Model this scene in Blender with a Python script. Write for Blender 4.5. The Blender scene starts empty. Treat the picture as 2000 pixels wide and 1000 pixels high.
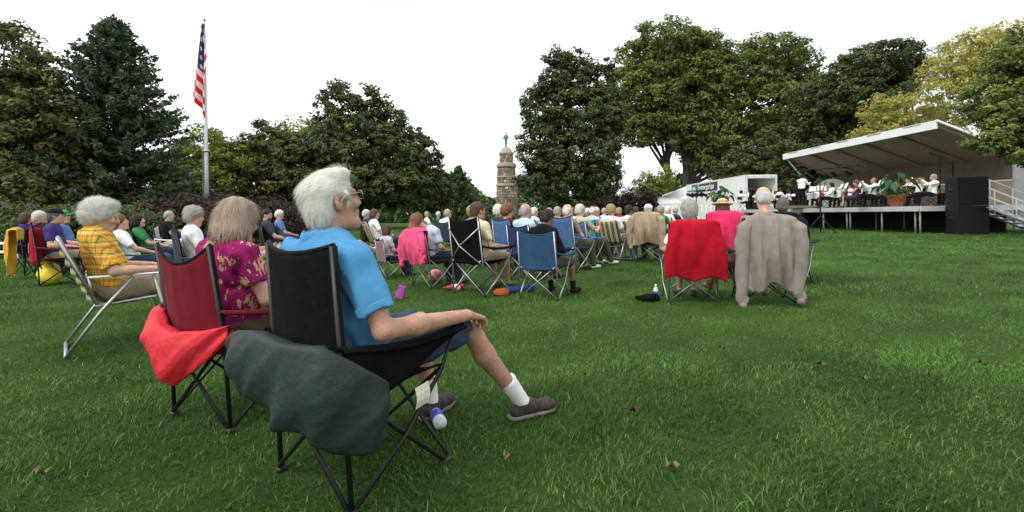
import bpy, math, random
import numpy as np
from mathutils import Vector, Matrix, Euler

S = bpy.context.scene
COL = S.collection
R = math.radians
# ------------------------------------------------------------------ camera, sky, sun, exposure
CH, FPX, HX, HY, ROLL = 1.09, 934.0, 1000.0, 419.0, R(0.7)
cam = bpy.data.cameras.new('camera'); camo = bpy.data.objects.new('camera', cam); COL.objects.link(camo)
camo.location = (0, 0, CH); camo.rotation_euler = (R(90), ROLL, 0)
cam.sensor_width = 36; cam.lens = 36 * FPX / 2000; cam.shift_y = -(500 - HY) / 2000
cam.clip_start = 0.05; cam.clip_end = 2000
S.camera = camo
SUN_EL, SUN_AZ = 50, 222          # degrees; azimuth clockwise from +Y (view direction)
w = bpy.data.worlds.new('World'); S.world = w; w.use_nodes = True
nt = w.node_tree; nt.nodes.clear()
def wn(t): return nt.nodes.new(t)
out, bg = wn('ShaderNodeOutputWorld'), wn('ShaderNodeBackground')
sky = wn('ShaderNodeTexSky'); sky.sky_type = 'NISHITA'; sky.sun_disc = False
sky.sun_elevation = R(SUN_EL); sky.sun_rotation = R(SUN_AZ); sky.dust_density = 4; sky.air_density = 1
sc = wn('ShaderNodeVectorMath'); sc.operation = 'SCALE'; sc.inputs['Scale'].default_value = 0.10
tcw = wn('ShaderNodeTexCoord'); mp = wn('ShaderNodeMapping'); mp.inputs['Scale'].default_value = (1.2, 1.2, 3.2)
nz = wn('ShaderNodeTexNoise'); nz.inputs['Scale'].default_value = 1.6; nz.inputs['Detail'].default_value = 5
rp = wn('ShaderNodeValToRGB'); rp.color_ramp.elements[0].position = .36; rp.color_ramp.elements[1].position = .62
rp.color_ramp.elements[0].color = (.40, .43, .46, 1); rp.color_ramp.elements[1].color = (.88, .89, .90, 1)
mx = wn('ShaderNodeMix'); mx.data_type = 'RGBA'; mx.inputs['Factor'].default_value = .93
L = nt.links.new
L(sky.outputs[0], sc.inputs[0]); L(tcw.outputs['Generated'], mp.inputs[0]); L(mp.outputs[0], nz.inputs[0]); L(nz.outputs[0], rp.inputs[0])
L(sc.outputs[0], mx.inputs['A']); L(rp.outputs[0], mx.inputs['B']); L(mx.outputs['Result'], bg.inputs[0]); L(bg.outputs[0], out.inputs[0])
bg.inputs[1].default_value = 1.0
sl = bpy.data.lights.new('sun', 'SUN'); sl.energy = 0.95; sl.angle = R(20); sl.color = (1, .96, .9)
slo = bpy.data.objects.new('sun', sl); COL.objects.link(slo)
_sd = Vector((math.sin(R(SUN_AZ)) * math.cos(R(SUN_EL)), math.cos(R(SUN_AZ)) * math.cos(R(SUN_EL)), math.sin(R(SUN_EL))))
slo.rotation_euler = (-_sd).to_track_quat('-Z', 'Y').to_euler()
S.view_settings.view_transform = 'Standard'; S.view_settings.look = 'None'; S.view_settings.exposure = 1.3; S.view_settings.gamma = 1.0
S.view_settings.use_curve_mapping = False
try: S.cycles.max_bounces = 6; S.cycles.transparent_max_bounces = 6
except Exception: pass

# ------------------------------------------------------------------ helpers
RNG = np.random.default_rng(7)
def terrain(x, y):
    x = np.asarray(x, float); y = np.asarray(y, float)
    t = np.clip((x - 7) / 8, 0, 1); t = t * t * (3 - 2 * t)
    return .15 * t + .015 * np.sin(x * .9 + 1) * np.sin(y * .7)
def _uv(px, py):
    a, b = px - HX, HY - py
    c, s = math.cos(ROLL), math.sin(ROLL)
    return a * c + b * s, -a * s + b * c
def at(px, py, d):
    """the point d metres ahead that a surveyed picture mark stands for"""
    u, v = _uv(px, py); return Vector((u * d / FPX, d, CH + v * d / FPX))
def gx(px, d): return _uv(px, HY + 60)[0] * d / FPX
def yaw_to(x, y, tx=17., ty=24.): return math.degrees(math.atan2(tx - x, ty - y))

def link(o, parent=None):
    COL.objects.link(o)
    if parent is not None: o.parent = parent
    return o
def tag(o, label=None, cat=None, group=None, kind=None):
    if label: o['label'] = label
    if cat: o['category'] = cat
    if group: o['group'] = group
    if kind: o['kind'] = kind
    return o
def thing(name, label, cat, loc=(0, 0, 0), yaw=0, group=None, scale=1.0):
    o = bpy.data.objects.new(name, None); o.empty_display_size = .1; link(o)
    o.location = loc; o.rotation_euler = (0, 0, -R(yaw)); o.scale = (scale,) * 3
    return tag(o, label, cat, group)
def mk(name, V, Fs, mat, parent=None, smooth=True, midx=None, attr=None):
    """V (n,3); Fs an (m,3|4) array, a list of such arrays, or a list of index lists"""
    me = bpy.data.meshes.new(name)
    V = np.asarray(V, np.float32).reshape(-1, 3)
    blocks = Fs if isinstance(Fs, list) and len(Fs) and isinstance(Fs[0], np.ndarray) and Fs[0].ndim == 2 else None
    if blocks is None:
        if isinstance(Fs, np.ndarray): blocks = [Fs]
    if blocks is not None:
        idx = np.concatenate([b.ravel() for b in blocks]); sz = np.concatenate([np.full(len(b), b.shape[1]) for b in blocks])
    else:
        idx = np.array([i for f in Fs for i in f]); sz = np.array([len(f) for f in Fs])
    st = np.concatenate([[0], np.cumsum(sz)[:-1]])
    me.vertices.add(len(V)); me.vertices.foreach_set('co', V.ravel())
    me.loops.add(len(idx)); me.loops.foreach_set('vertex_index', idx.astype(np.int32))
    me.polygons.add(len(sz)); me.polygons.foreach_set('loop_start', st.astype(np.int32))
    me.polygons.foreach_set('loop_total', sz.astype(np.int32))
    me.polygons.foreach_set('use_smooth', np.full(len(sz), bool(smooth)))
    for m in (mat if isinstance(mat, (list, tuple)) else [mat]): me.materials.append(m)
    if midx is not None: me.polygons.foreach_set('material_index', np.asarray(midx, np.int32))
    me.update(calc_edges=True)
    if attr is not None:
        a = me.attributes.new('tone', 'FLOAT', 'FACE'); a.data.foreach_set('value', np.asarray(attr, np.float32))
    return link(bpy.data.objects.new(name, me), parent)

class MB:
    """collects boxes, tubes and sheets into one mesh"""
    def __init__(s): s.v = []; s.f = []; s.n = 0
    def add(s, V, Fs):
        V = np.asarray(V, float).reshape(-1, 3); s.v.append(V)
        for f in Fs: s.f.append([int(i) + s.n for i in f])
        s.n += len(V); return s
    def box(s, c, size, M=None, bev=0.0):
        x, y, z = [q / 2 for q in size]
        if bev > 0:
            b = min(bev, x * .9, y * .9, z * .9); P = []
            for sx in (-1, 1):
                for sy in (-1, 1):
                    for sz in (-1, 1):
                        P += [(sx * (x - b), sy * (y - b), sz * z), (sx * (x - b), sy * y, sz * (z - b)), (sx * x, sy * (y - b), sz * (z - b))]
            P = np.array(P); g = lambda a, b_, c_, k: ((a * 2 + b_) * 2 + c_) * 3 + k
            fs = []
            for q in (0, 1):
                o = (lambda l: l if q else l[::-1])
                fs.append(o([g(0, 0, q, 0), g(1, 0, q, 0), g(1, 1, q, 0), g(0, 1, q, 0)]))
                fs.append(o([g(0, q, 0, 1), g(0, q, 1, 1), g(1, q, 1, 1), g(1, q, 0, 1)]))
                fs.append(o([g(q, 0, 0, 2), g(q, 1, 0, 2), g(q, 1, 1, 2), g(q, 0, 1, 2)]))
            for a in (0, 1):
                for b_ in (0, 1):
                    fs.append([g(a, b_, 0, 1), g(a, b_, 0, 2), g(a, b_, 1, 2), g(a, b_, 1, 1)])
                    fs.append([g(0, a, b_, 0), g(0, a, b_, 1), g(1, a, b_, 1), g(1, a, b_, 0)])
                    fs.append([g(a, 0, b_, 0), g(a, 0, b_, 2), g(a, 1, b_, 2), g(a, 1, b_, 0)])
                    for c_ in (0, 1): fs.append([g(a, b_, c_, 0), g(a, b_, c_, 1), g(a, b_, c_, 2)])
        else:
            P = np.array([(sx * x, sy * y, sz * z) for sx in (-1, 1) for sy in (-1, 1) for sz in (-1, 1)])
            fs = [[0, 1, 3, 2], [4, 6, 7, 5], [0, 4, 5, 1], [2, 3, 7, 6], [0, 2, 6, 4], [1, 5, 7, 3]]
        if M is not None: P = P @ np.array(M.to_3x3()).T
        return s.add(P + np.array(c), fs)
    def tube(s, pts, r, n=6, cap=True):
        pts = [np.array(p, float) for p in pts]; m = len(pts)
        rs = r if isinstance(r, (list, tuple, np.ndarray)) else [r] * m
        V = []; up = np.array((.31, .17, .93))
        for i, p in enumerate(pts):
            t = pts[min(i + 1, m - 1)] - pts[max(i - 1, 0)]; t /= (np.linalg.norm(t) + 1e-9)
            if abs(t @ up) > .97: up = np.array((.9, .3, .1))
            a = np.cross(t, up); a /= np.linalg.norm(a) + 1e-9; b = np.cross(t, a)
            for k in range(n):
                q = 2 * math.pi * k / n; V.append(p + rs[i] * (a * math.cos(q) + b * math.sin(q)))
        fs = [[i * n + k, i * n + (k + 1) % n, (i + 1) * n + (k + 1) % n, (i + 1) * n + k] for i in range(m - 1) for k in range(n)]
        if cap: fs += [list(range(n))[::-1], [(m - 1) * n + k for k in range(n)]]
        return s.add(V, fs)
    def grid(s, fn, nu, nv, wrap=False):
        V = [fn(i / (nu - 1), j / (nv - 1)) for i in range(nu) for j in range(nv)]
        return s.add(V, [[i * nv + j, (i + 1) * nv + j, (i + 1) * nv + j + 1, i * nv + j + 1] for i in range(nu - 1) for j in range(nv - 1)])
    def lathe(s, prof, n=16, c=(0, 0, 0)):
        V = [(c[0] + r * math.cos(2 * math.pi * k / n), c[1] + r * math.sin(2 * math.pi * k / n), c[2] + z) for r, z in prof for k in range(n)]
        m = len(prof)
        fs = [[i * n + k, i * n + (k + 1) % n, (i + 1) * n + (k + 1) % n, (i + 1) * n + k] for i in range(m - 1) for k in range(n)]
        fs += [list(range(n))[::-1], [(m - 1) * n + k for k in range(n)]]
        return s.add(V, fs)
    def build(s, name, mat, parent=None, smooth=False, solid=0):
        o = mk(name, np.concatenate(s.v), s.f, mat, parent, smooth)
        if solid:
            md = o.modifiers.new('solid', 'SOLIDIFY'); md.thickness = solid; md.offset = 0
        return o

# ------------------------------------------------------------------ materials
_M = {}
def mat(name, col, rough=.8, var=.12, scale=20, bump=0.0, bscale=None, metal=0.0, spec=.35, stretch=None, sheen=0.0, trans=0.0, sss=0.0):
    """plain procedural surface: noise-varied colour with fine relief"""
    if name in _M: return _M[name]
    m = bpy.data.materials.new(name); m.use_nodes = True; n = m.node_tree; _M[name] = m
    p = n.nodes['Principled BSDF']
    p.inputs['Roughness'].default_value = rough; p.inputs['Metallic'].default_value = metal
    p.inputs['Specular IOR Level'].default_value = spec
    if sss: p.inputs['Subsurface Weight'].default_value = sss; p.inputs['Subsurface Radius'].default_value = (1, .35, .2); p.inputs['Subsurface Scale'].default_value = .012
    if sheen: p.inputs['Sheen Weight'].default_value = sheen
    tc = n.nodes.new('ShaderNodeTexCoord'); mpn = n.nodes.new('ShaderNodeMapping')
    if stretch: mpn.inputs['Scale'].default_value = stretch
    no = n.nodes.new('ShaderNodeTexNoise'); no.inputs['Scale'].default_value = scale; no.inputs['Detail'].default_value = 6; no.inputs['Roughness'].default_value = .65
    rr = n.nodes.new('ShaderNodeValToRGB')
    rr.color_ramp.elements[0].position = .3; rr.color_ramp.elements[1].position = .7
    rr.color_ramp.elements[0].color = (*[c * (1 - var) for c in col], 1); rr.color_ramp.elements[1].color = (*[min(1, c * (1 + var)) for c in col], 1)
    k = n.links.new
    k(tc.outputs['Object'], mpn.inputs[0]); k(mpn.outputs[0], no.inputs[0]); k(no.outputs[0], rr.inputs[0]); k(rr.outputs[0], p.inputs['Base Color'])
    if bump:
        b = n.nodes.new('ShaderNodeBump'); b.inputs['Strength'].default_value = bump; b.inputs['Distance'].default_value = .01
        n2 = n.nodes.new('ShaderNodeTexNoise'); n2.inputs['Scale'].default_value = bscale or scale * 3; n2.inputs['Detail'].default_value = 3
        k(mpn.outputs[0], n2.inputs[0]); k(n2.outputs[0], b.inputs['Height']); k(b.outputs[0], p.inputs['Normal'])
    if trans:
        t = n.nodes.new('ShaderNodeBsdfTranslucent'); ms = n.nodes.new('ShaderNodeMixShader'); ms.inputs[0].default_value = trans
        k(rr.outputs[0], t.inputs[0]); k(p.outputs[0], ms.inputs[1]); k(t.outputs[0], ms.inputs[2]); k(ms.outputs[0], n.nodes['Material Output'].inputs[0])
    return m
def cloth(name, col, var=.20): return mat('cloth_' + name, col, .92, var, 9, .16, 420, spec=.12, sheen=.04)
def leafmat(name, c0, c1, c2=None, trans=.25):
    if name in _M: return _M[name]
    m = bpy.data.materials.new(name); m.use_nodes = True; n = m.node_tree; _M[name] = m
    p = n.nodes['Principled BSDF']; p.inputs['Roughness'].default_value = .6; p.inputs['Specular IOR Level'].default_value = .3
    a = n.nodes.new('ShaderNodeAttribute'); a.attribute_name = 'tone'
    rr = n.nodes.new('ShaderNodeValToRGB'); rr.color_ramp.elements[0].color = (*c0, 1); rr.color_ramp.elements[1].color = (*c1, 1)
    if c2:
        e = rr.color_ramp.elements.new(.88); e.color = (*c1, 1); rr.color_ramp.elements[-1].color = (*c2, 1)
    t = n.nodes.new('ShaderNodeBsdfTranslucent'); ms = n.nodes.new('ShaderNodeMixShader'); ms.inputs[0].default_value = trans
    k = n.links.new
    k(a.outputs['Fac'], rr.inputs[0]); k(rr.outputs[0], p.inputs['Base Color']); k(rr.outputs[0], t.inputs[0])
    k(p.outputs[0], ms.inputs[1]); k(t.outputs[0], ms.inputs[2]); k(ms.outputs[0], n.nodes['Material Output'].inputs[0])
    return m

# ------------------------------------------------------------------ soft solids (distance fields turned into one continuous surface)
def rot(yaw=0, pitch=0, roll=0):
    """yaw clockwise seen from above, pitch up, roll; columns are the local axes"""
    return np.array(Matrix.Rotation(-R(yaw), 3, 'Z') @ Matrix.Rotation(R(pitch), 3, 'X') @ Matrix.Rotation(R(roll), 3, 'Y'))
def wob(P, f, seed=0, st=(1, 1, 1)):
    g = np.random.default_rng(seed); o = 0
    for _ in range(5):
        d = g.normal(size=3); d /= np.linalg.norm(d); d = d * f * g.uniform(.6, 1.6) * np.array(st)
        o = o + np.sin(P[0] * d[0] + P[1] * d[1] + P[2] * d[2] + g.uniform(0, 6.28))
    return o / 5
class Soft:
    def __init__(s, h, k=.03): s.h = h; s.k = k; s.p = []; s.disp = []
    def _a(s, fn, lo, hi, k, sub): s.p.append((fn, np.array(lo, float), np.array(hi, float), s.k if k is None else k, sub)); return s
    def cap(s, a, b, ra, rb=None, k=None, sub=False, flat=(0, 0), sq=None):
        a = np.array(a, float); b = np.array(b, float); rb = ra if rb is None else rb
        ba = b - a; l2 = max(ba @ ba, 1e-9); ln = math.sqrt(l2)
        def fn(P):
            q = [P[i] - a[i] for i in range(3)]
            pr = (q[0] * ba[0] + q[1] * ba[1] + q[2] * ba[2]) / l2; t = np.clip(pr, 0, 1)
            d = np.sqrt(sum((q[i] - t * ba[i]) ** 2 for i in range(3))) - (ra + t * (rb - ra))
            if flat[0]: d = np.maximum(d, -pr * ln)
            if flat[1]: d = np.maximum(d, (pr - 1) * ln)
            return d
        m = max(ra, rb); return s._a(fn, np.minimum(a, b) - m, np.maximum(a, b) + m, k, sub)
    def chain(s, pts, rs, k=None, **kw):
        for i in range(len(pts) - 1): s.cap(pts[i], pts[i + 1], rs[i], rs[i + 1], k, **kw)
        return s
    def ell(s, c, r, M=None, k=None, sub=False):
        c = np.array(c, float); r = np.array(r, float); M = np.eye(3) if M is None else np.asarray(M)
        def fn(P):
            q = [P[i] - c[i] for i in range(3)]
            l = [(M[0, j] * q[0] + M[1, j] * q[1] + M[2, j] * q[2]) for j in range(3)]
            k0 = np.sqrt(sum((l[j] / r[j]) ** 2 for j in range(3))); k1 = np.sqrt(sum((l[j] / r[j] ** 2) ** 2 for j in range(3)))
            return k0 * (k0 - 1) / (k1 + 1e-6)
        e = np.sqrt(((M * r) ** 2).sum(1)); return s._a(fn, c - e, c + e, k, sub)
    def box(s, c, half, M=None, rad=.02, k=None, sub=False):
        c = np.array(c, float); hf = np.array(half, float) - rad; M = np.eye(3) if M is None else np.asarray(M)
        def fn(P):
            q = [P[i] - c[i] for i in range(3)]
            l = [np.abs(M[0, j] * q[0] + M[1, j] * q[1] + M[2, j] * q[2]) - hf[j] for j in range(3)]
            return np.sqrt(sum(np.maximum(x, 0) ** 2 for x in l)) + np.minimum(np.maximum(np.maximum(l[0], l[1]), l[2]), 0) - rad
        e = np.abs(M * np.array(half)).sum(1); return s._a(fn, c - e, c + e, k, sub)
    def half(s, n, o):  # cut everything on the +n side of the plane n.p = o
        n = np.array(n, float); s._a(lambda P: -(n[0] * P[0] + n[1] * P[1] + n[2] * P[2] - o), (-9, -9, -9), (9, 9, 9), 0.0, True); return s
    def wobble(s, amp, f, seed=0, st=(1, 1, 1), ridge=False): s.disp.append((amp, f, seed, st, ridge)); return s
    def mesh(s):
        h = s.h; ad = [p for p in s.p if not p[4]]
        lo = np.min([p[1] for p in ad], 0) - 3 * h; hi = np.max([p[2] for p in ad], 0) + 3 * h
        n = np.ceil((hi - lo) / h).astype(int) + 1
        ax = [(lo[i] + h * np.arange(n[i])).astype(np.float32) for i in range(3)]
        Fd = np.full(n, .5, np.float32)
        for fn, l, u, k, sub in s.p:
            mg = k + 2.5 * h
            i0 = np.clip(np.floor((l - mg - lo) / h).astype(int), 0, n); i1 = np.clip(np.ceil((u + mg - lo) / h).astype(int) + 1, 0, n)
            if np.any(i1 <= i0): continue
            P = (ax[0][i0[0]:i1[0], None, None], ax[1][None, i0[1]:i1[1], None], ax[2][None, None, i0[2]:i1[2]])
            sl_ = tuple(slice(i0[i], i1[i]) for i in range(3))
            d = fn(P).astype(np.float32); c = Fd[sl_]
            if sub: d = -d
            if k > 0:
                hh = np.maximum(k - np.abs(c - d), 0) / k
                Fd[sl_] = (np.maximum(c, d) + hh * hh * k * .25) if sub else (np.minimum(c, d) - hh * hh * k * .25)
            else: Fd[sl_] = np.maximum(c, d) if sub else np.minimum(c, d)
        if s.disp:
            P = (ax[0][:, None, None], ax[1][None, :, None], ax[2][None, None, :])
            for amp, f, seed, st, rg in s.disp:
                q = wob(P, f, seed, st); Fd += (amp * ((np.sqrt(q * q + .004) * 2.6 - .8) if rg else q)).astype(np.float32)
        ins = Fd < 0
        c8 = [ins[i:n[0] - 1 + i, j:n[1] - 1 + j, k_:n[2] - 1 + k_] for i in (0, 1) for j in (0, 1) for k_ in (0, 1)]
        cnt = np.zeros(c8[0].shape, np.int8)
        for c in c8: cnt += c
        act = (cnt > 0) & (cnt < 8); I = np.argwhere(act)
        if len(I) == 0: return np.zeros((3, 3)), np.array([[0, 1, 2]])
        idm = np.full(act.shape, -1, np.int64); idm[act] = np.arange(len(I))
        cor = [(i, j, k_) for i in (0, 1) for j in (0, 1) for k_ in (0, 1)]
        val = [Fd[I[:, 0] + a, I[:, 1] + b, I[:, 2] + c] for a, b, c in cor]
        acc = np.zeros((len(I), 3)); wt = np.zeros(len(I))
        for a in range(8):
            for b in range(a + 1, 8):
                df = np.array(cor[b]) - np.array(cor[a])
                if np.abs(df).sum() != 1: continue
                m = (val[a] < 0) != (val[b] < 0); t = np.where(m, val[a] / (val[a] - val[b] + 1e-12), 0)
                acc += m[:, None] * (np.array(cor[a]) + t[:, None] * df); wt += m
        V = lo + h * (I + acc / wt[:, None]); Q = []
        for axn in range(3):
            o1, o2 = [(1, 2), (2, 0), (0, 1)][axn]
            A = ins[tuple(slice(0, n[i] - 1) if i == axn else slice(1, n[i] - 1) for i in range(3))]
            B = ins[tuple(slice(1, n[i]) if i == axn else slice(1, n[i] - 1) for i in range(3))]
            for fwd in (True, False):
                E = np.argwhere((A & ~B) if fwd else (~A & B))
                if len(E) == 0: continue
                base = E.copy(); base[:, o1] += 1; base[:, o2] += 1
                def g(d1, d2):
                    t = base.copy(); t[:, o1] += d1; t[:, o2] += d2; return idm[t[:, 0], t[:, 1], t[:, 2]]
                q = np.stack([g(-1, -1), g(0, -1), g(0, 0), g(-1, 0)], 1); Q.append(q if fwd else q[:, ::-1])
        return V, np.concatenate(Q)
    def build(s, name, m, parent=None): V, Q = s.mesh(); return mk(name, V, Q, m, parent, True)
# ------------------------------------------------------------------ people
def skin(name='fair'):
    c = {'fair': (.47, .265, .195), 'tan': (.40, .215, .145), 'dark': (.10, .052, .033), 'pale': (.56, .34, .26), 'brown': (.22, .115, .07)}[name]
    return mat('skin_' + name, c, .52, .22, 22, .35, 140, spec=.4, sss=.25)
def hairmat(name):
    c = {'white': (.70, .67, .60), 'grey': (.36, .34, .31), 'darkgrey': (.13, .12, .11), 'brown': (.085, .05, .03), 'dark': (.02, .016, .014),
         'blond': (.34, .24, .12), 'auburn': (.20, .085, .035), 'red': (.24, .10, .04), 'ash': (.36, .28, .205), 'silver': (.56, .55, .51)}[name]
    return leafmat('hair_' + name, tuple(q * (.62 if c[0] > .3 else .45) for q in c), tuple(min(.82, q * 1.2) for q in c), tuple(min(.86, q * 1.5) for q in c), .05)
def n3(v): v = np.asarray(v, float); return v / (np.linalg.norm(v) + 1e-9)
def hand(f, wr, d, pn, t, r, curl=35, fine=True):
    """palm and five fingers; d forward, pn palm normal, t towards the thumb"""
    d, pn, t = n3(d), n3(pn), n3(t); wr = np.array(wr, float)
    q = 1.0 if fine else 1.25
    for o in (-.024, -.008, .008, .024): f.cap(wr + t * o * .6, wr + d * .088 + t * o, .017 * q, .0125 * q, .012)
    if not fine:
        for o in (-.02, .008): f.chain([wr + d * .08 + t * o, wr + d * .12 + t * o + pn * .012, wr + d * .15 + t * o + pn * .04], [.014 * r, .013 * r, .011 * r], .006)
        f.chain([wr + d * .03 + t * .028, wr + d * .075 + t * .06 + pn * .012], [.014 * r, .011 * r], .008); return
    for o, ln in ((.034, .072), (.0115, .082), (-.0115, .076), (-.033, .058)):
        p = wr + d * .086 + t * o; a = R(curl * .5); pts = [p]
        for sfrac in (.45, .32, .23):
            dr = d * math.cos(a) + pn * math.sin(a); p = p + dr * ln * sfrac; pts.append(p); a += R(curl)
        f.chain(pts, [.0098, .0088, .008, .0065], .002)
    a0 = wr + d * .022 + t * .026; f.chain([a0, a0 + d * .032 + t * .024 + pn * .012, a0 + d * .062 + t * .026 + pn * .026], [.0145, .0115, .009], .008)

def head_prims(f, c, M, jaw=1.0):
    w = lambda x, y, z: c + M @ np.array((x, y, z))
    f.ell(w(0, -.012, .032), (.076, .096, .090), M, .03)
    f.ell(w(0, .030, -.040), (.058 * jaw, .064, .084), M, .04)
    f.ell(w(0, .070, -.104), (.028, .024, .024), M, .03)
    f.cap(w(.040 * jaw, .0, -.085), w(.02, .065, -.108), .02, .02, .03); f.cap(w(-.040 * jaw, .0, -.085), w(-.02, .065, -.108), .02, .02, .03)
    for s_ in (-1, 1):
        f.ell(w(s_ * .031, .099, .010), (.019, .016, .011), M, .012, True)
        f.ell(w(s_ * .043, .074, -.026), (.022, .02, .018), M, .02)
        f.ell(w(s_ * .079, -.008, -.004), (.011, .021, .035), M @ rot(-s_ * 24), .005)
        f.ell(w(s_ * .084, -.001, -.001), (.006, .010, .018), M, .004, True)
        f.ell(w(s_ * .031, .082, .008), (.013, .012, .011), M, .004)
    f.cap(w(-.045, .079, .029), w(.045, .079, .029), .012, .012, .02)
    f.chain([w(0, .090, .018), w(0, .103, -.008), w(0, .113, -.026)], [.009, .0105, .0125], .012)
    f.ell(w(-.013, .105, -.031), (.009, .010, .008), M, .006); f.ell(w(.013, .105, -.031), (.009, .010, .008), M, .006)
    f.ell(w(0, .093, -.058), (.023, .012, .007), M, .008); f.ell(w(0, .091, -.071), (.020, .012, .008), M, .008)
    f.ell(w(0, .104, -.0645), (.022, .006, .002), M, .004, True)

def hair_build(fld, style, m, parent, c, M, v):
    """the hair's mass plus loose strands lying along it"""
    V, Q = fld.mesh(); g = np.random.default_rng(len(V)); fc = V[Q].mean(1)
    a, b = V[Q[:, 1]] - V[Q[:, 0]], V[Q[:, 3 if Q.shape[1] > 3 else 2]] - V[Q[:, 0]]; N = np.cross(a, b); N /= np.linalg.norm(N, axis=1, keepdims=True) + 1e-12
    tone = np.clip(.34 + .16 * np.sin(fc[:, 0] * 130 + fc[:, 1] * 60) * np.sin(fc[:, 2] * 45) + g.normal(0, .05, len(Q)), 0, 1)
    ns = 5 if v < .0135 else 3; n = int({'bald': 1800, 'swept': 7000}.get(style, 4200) * (1.0 if v < .012 else .6 if v < .0135 else .28 if v < .024 else .03)); i = g.integers(0, len(Q), n); P = fc[i]; nn = N[i]
    rel = (P - c) @ M
    if style in ('curly', 'puff'): fl = g.normal(size=(n, 3)) + M[:, 2] * -.2 - M[:, 1] * .3; seg = .010
    elif style in ('bob', 'long'): fl = np.tile(np.array((0, 0, -1.)), (n, 1)) + g.normal(size=(n, 3)) * .12 - M[:, 1] * .15; seg = .020
    else: fl = -M[:, 1] * np.clip(.5 + rel[:, 2:3] * 12, .25, 1.3) - M[:, 2] * np.clip(.8 - rel[:, 2:3] * 9, .05, 1) + g.normal(size=(n, 3)) * .13; seg = .011 if style != 'crop' else .006
    P = P - nn * .002; rows = []; d = fl
    for k in range(ns):
        d = d - nn * (d * nn).sum(1, keepdims=True); d /= np.linalg.norm(d, axis=1, keepdims=True) + 1e-9
        sd = np.cross(nn, d); wdt = max(.0007, v * (.085 if ns == 5 else .13)) * (1 - k / (ns + .2)) * g.uniform(.6, 1.3, (n, 1)); rows.append((P - sd * wdt, P + sd * wdt))
        P = P + d * seg * (1.0 if ns == 5 else 1.7) * g.uniform(.7, 1.3, (n, 1)) + nn * (.0007 if style not in ('curly', 'puff') else .0035)
        d = d + g.normal(size=(n, 3)) * (.10 if style not in ('curly', 'puff') else .8) - nn * .12
    SV = np.stack([q for r_ in rows for q in r_], 1).reshape(-1, 3); j = len(V) + np.arange(n) * 2 * ns
    SQ = np.concatenate([np.stack([j + 2 * k, j + 2 * k + 1, j + 2 * k + 3, j + 2 * k + 2], 1) for k in range(ns - 1)]); st = np.tile(np.clip(g.normal(.55, .24, n), 0, 1), ns - 1)
    return mk('hair', np.concatenate([V, SV]), [Q, SQ], m, parent, True, None, np.concatenate([tone, st]))
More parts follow.
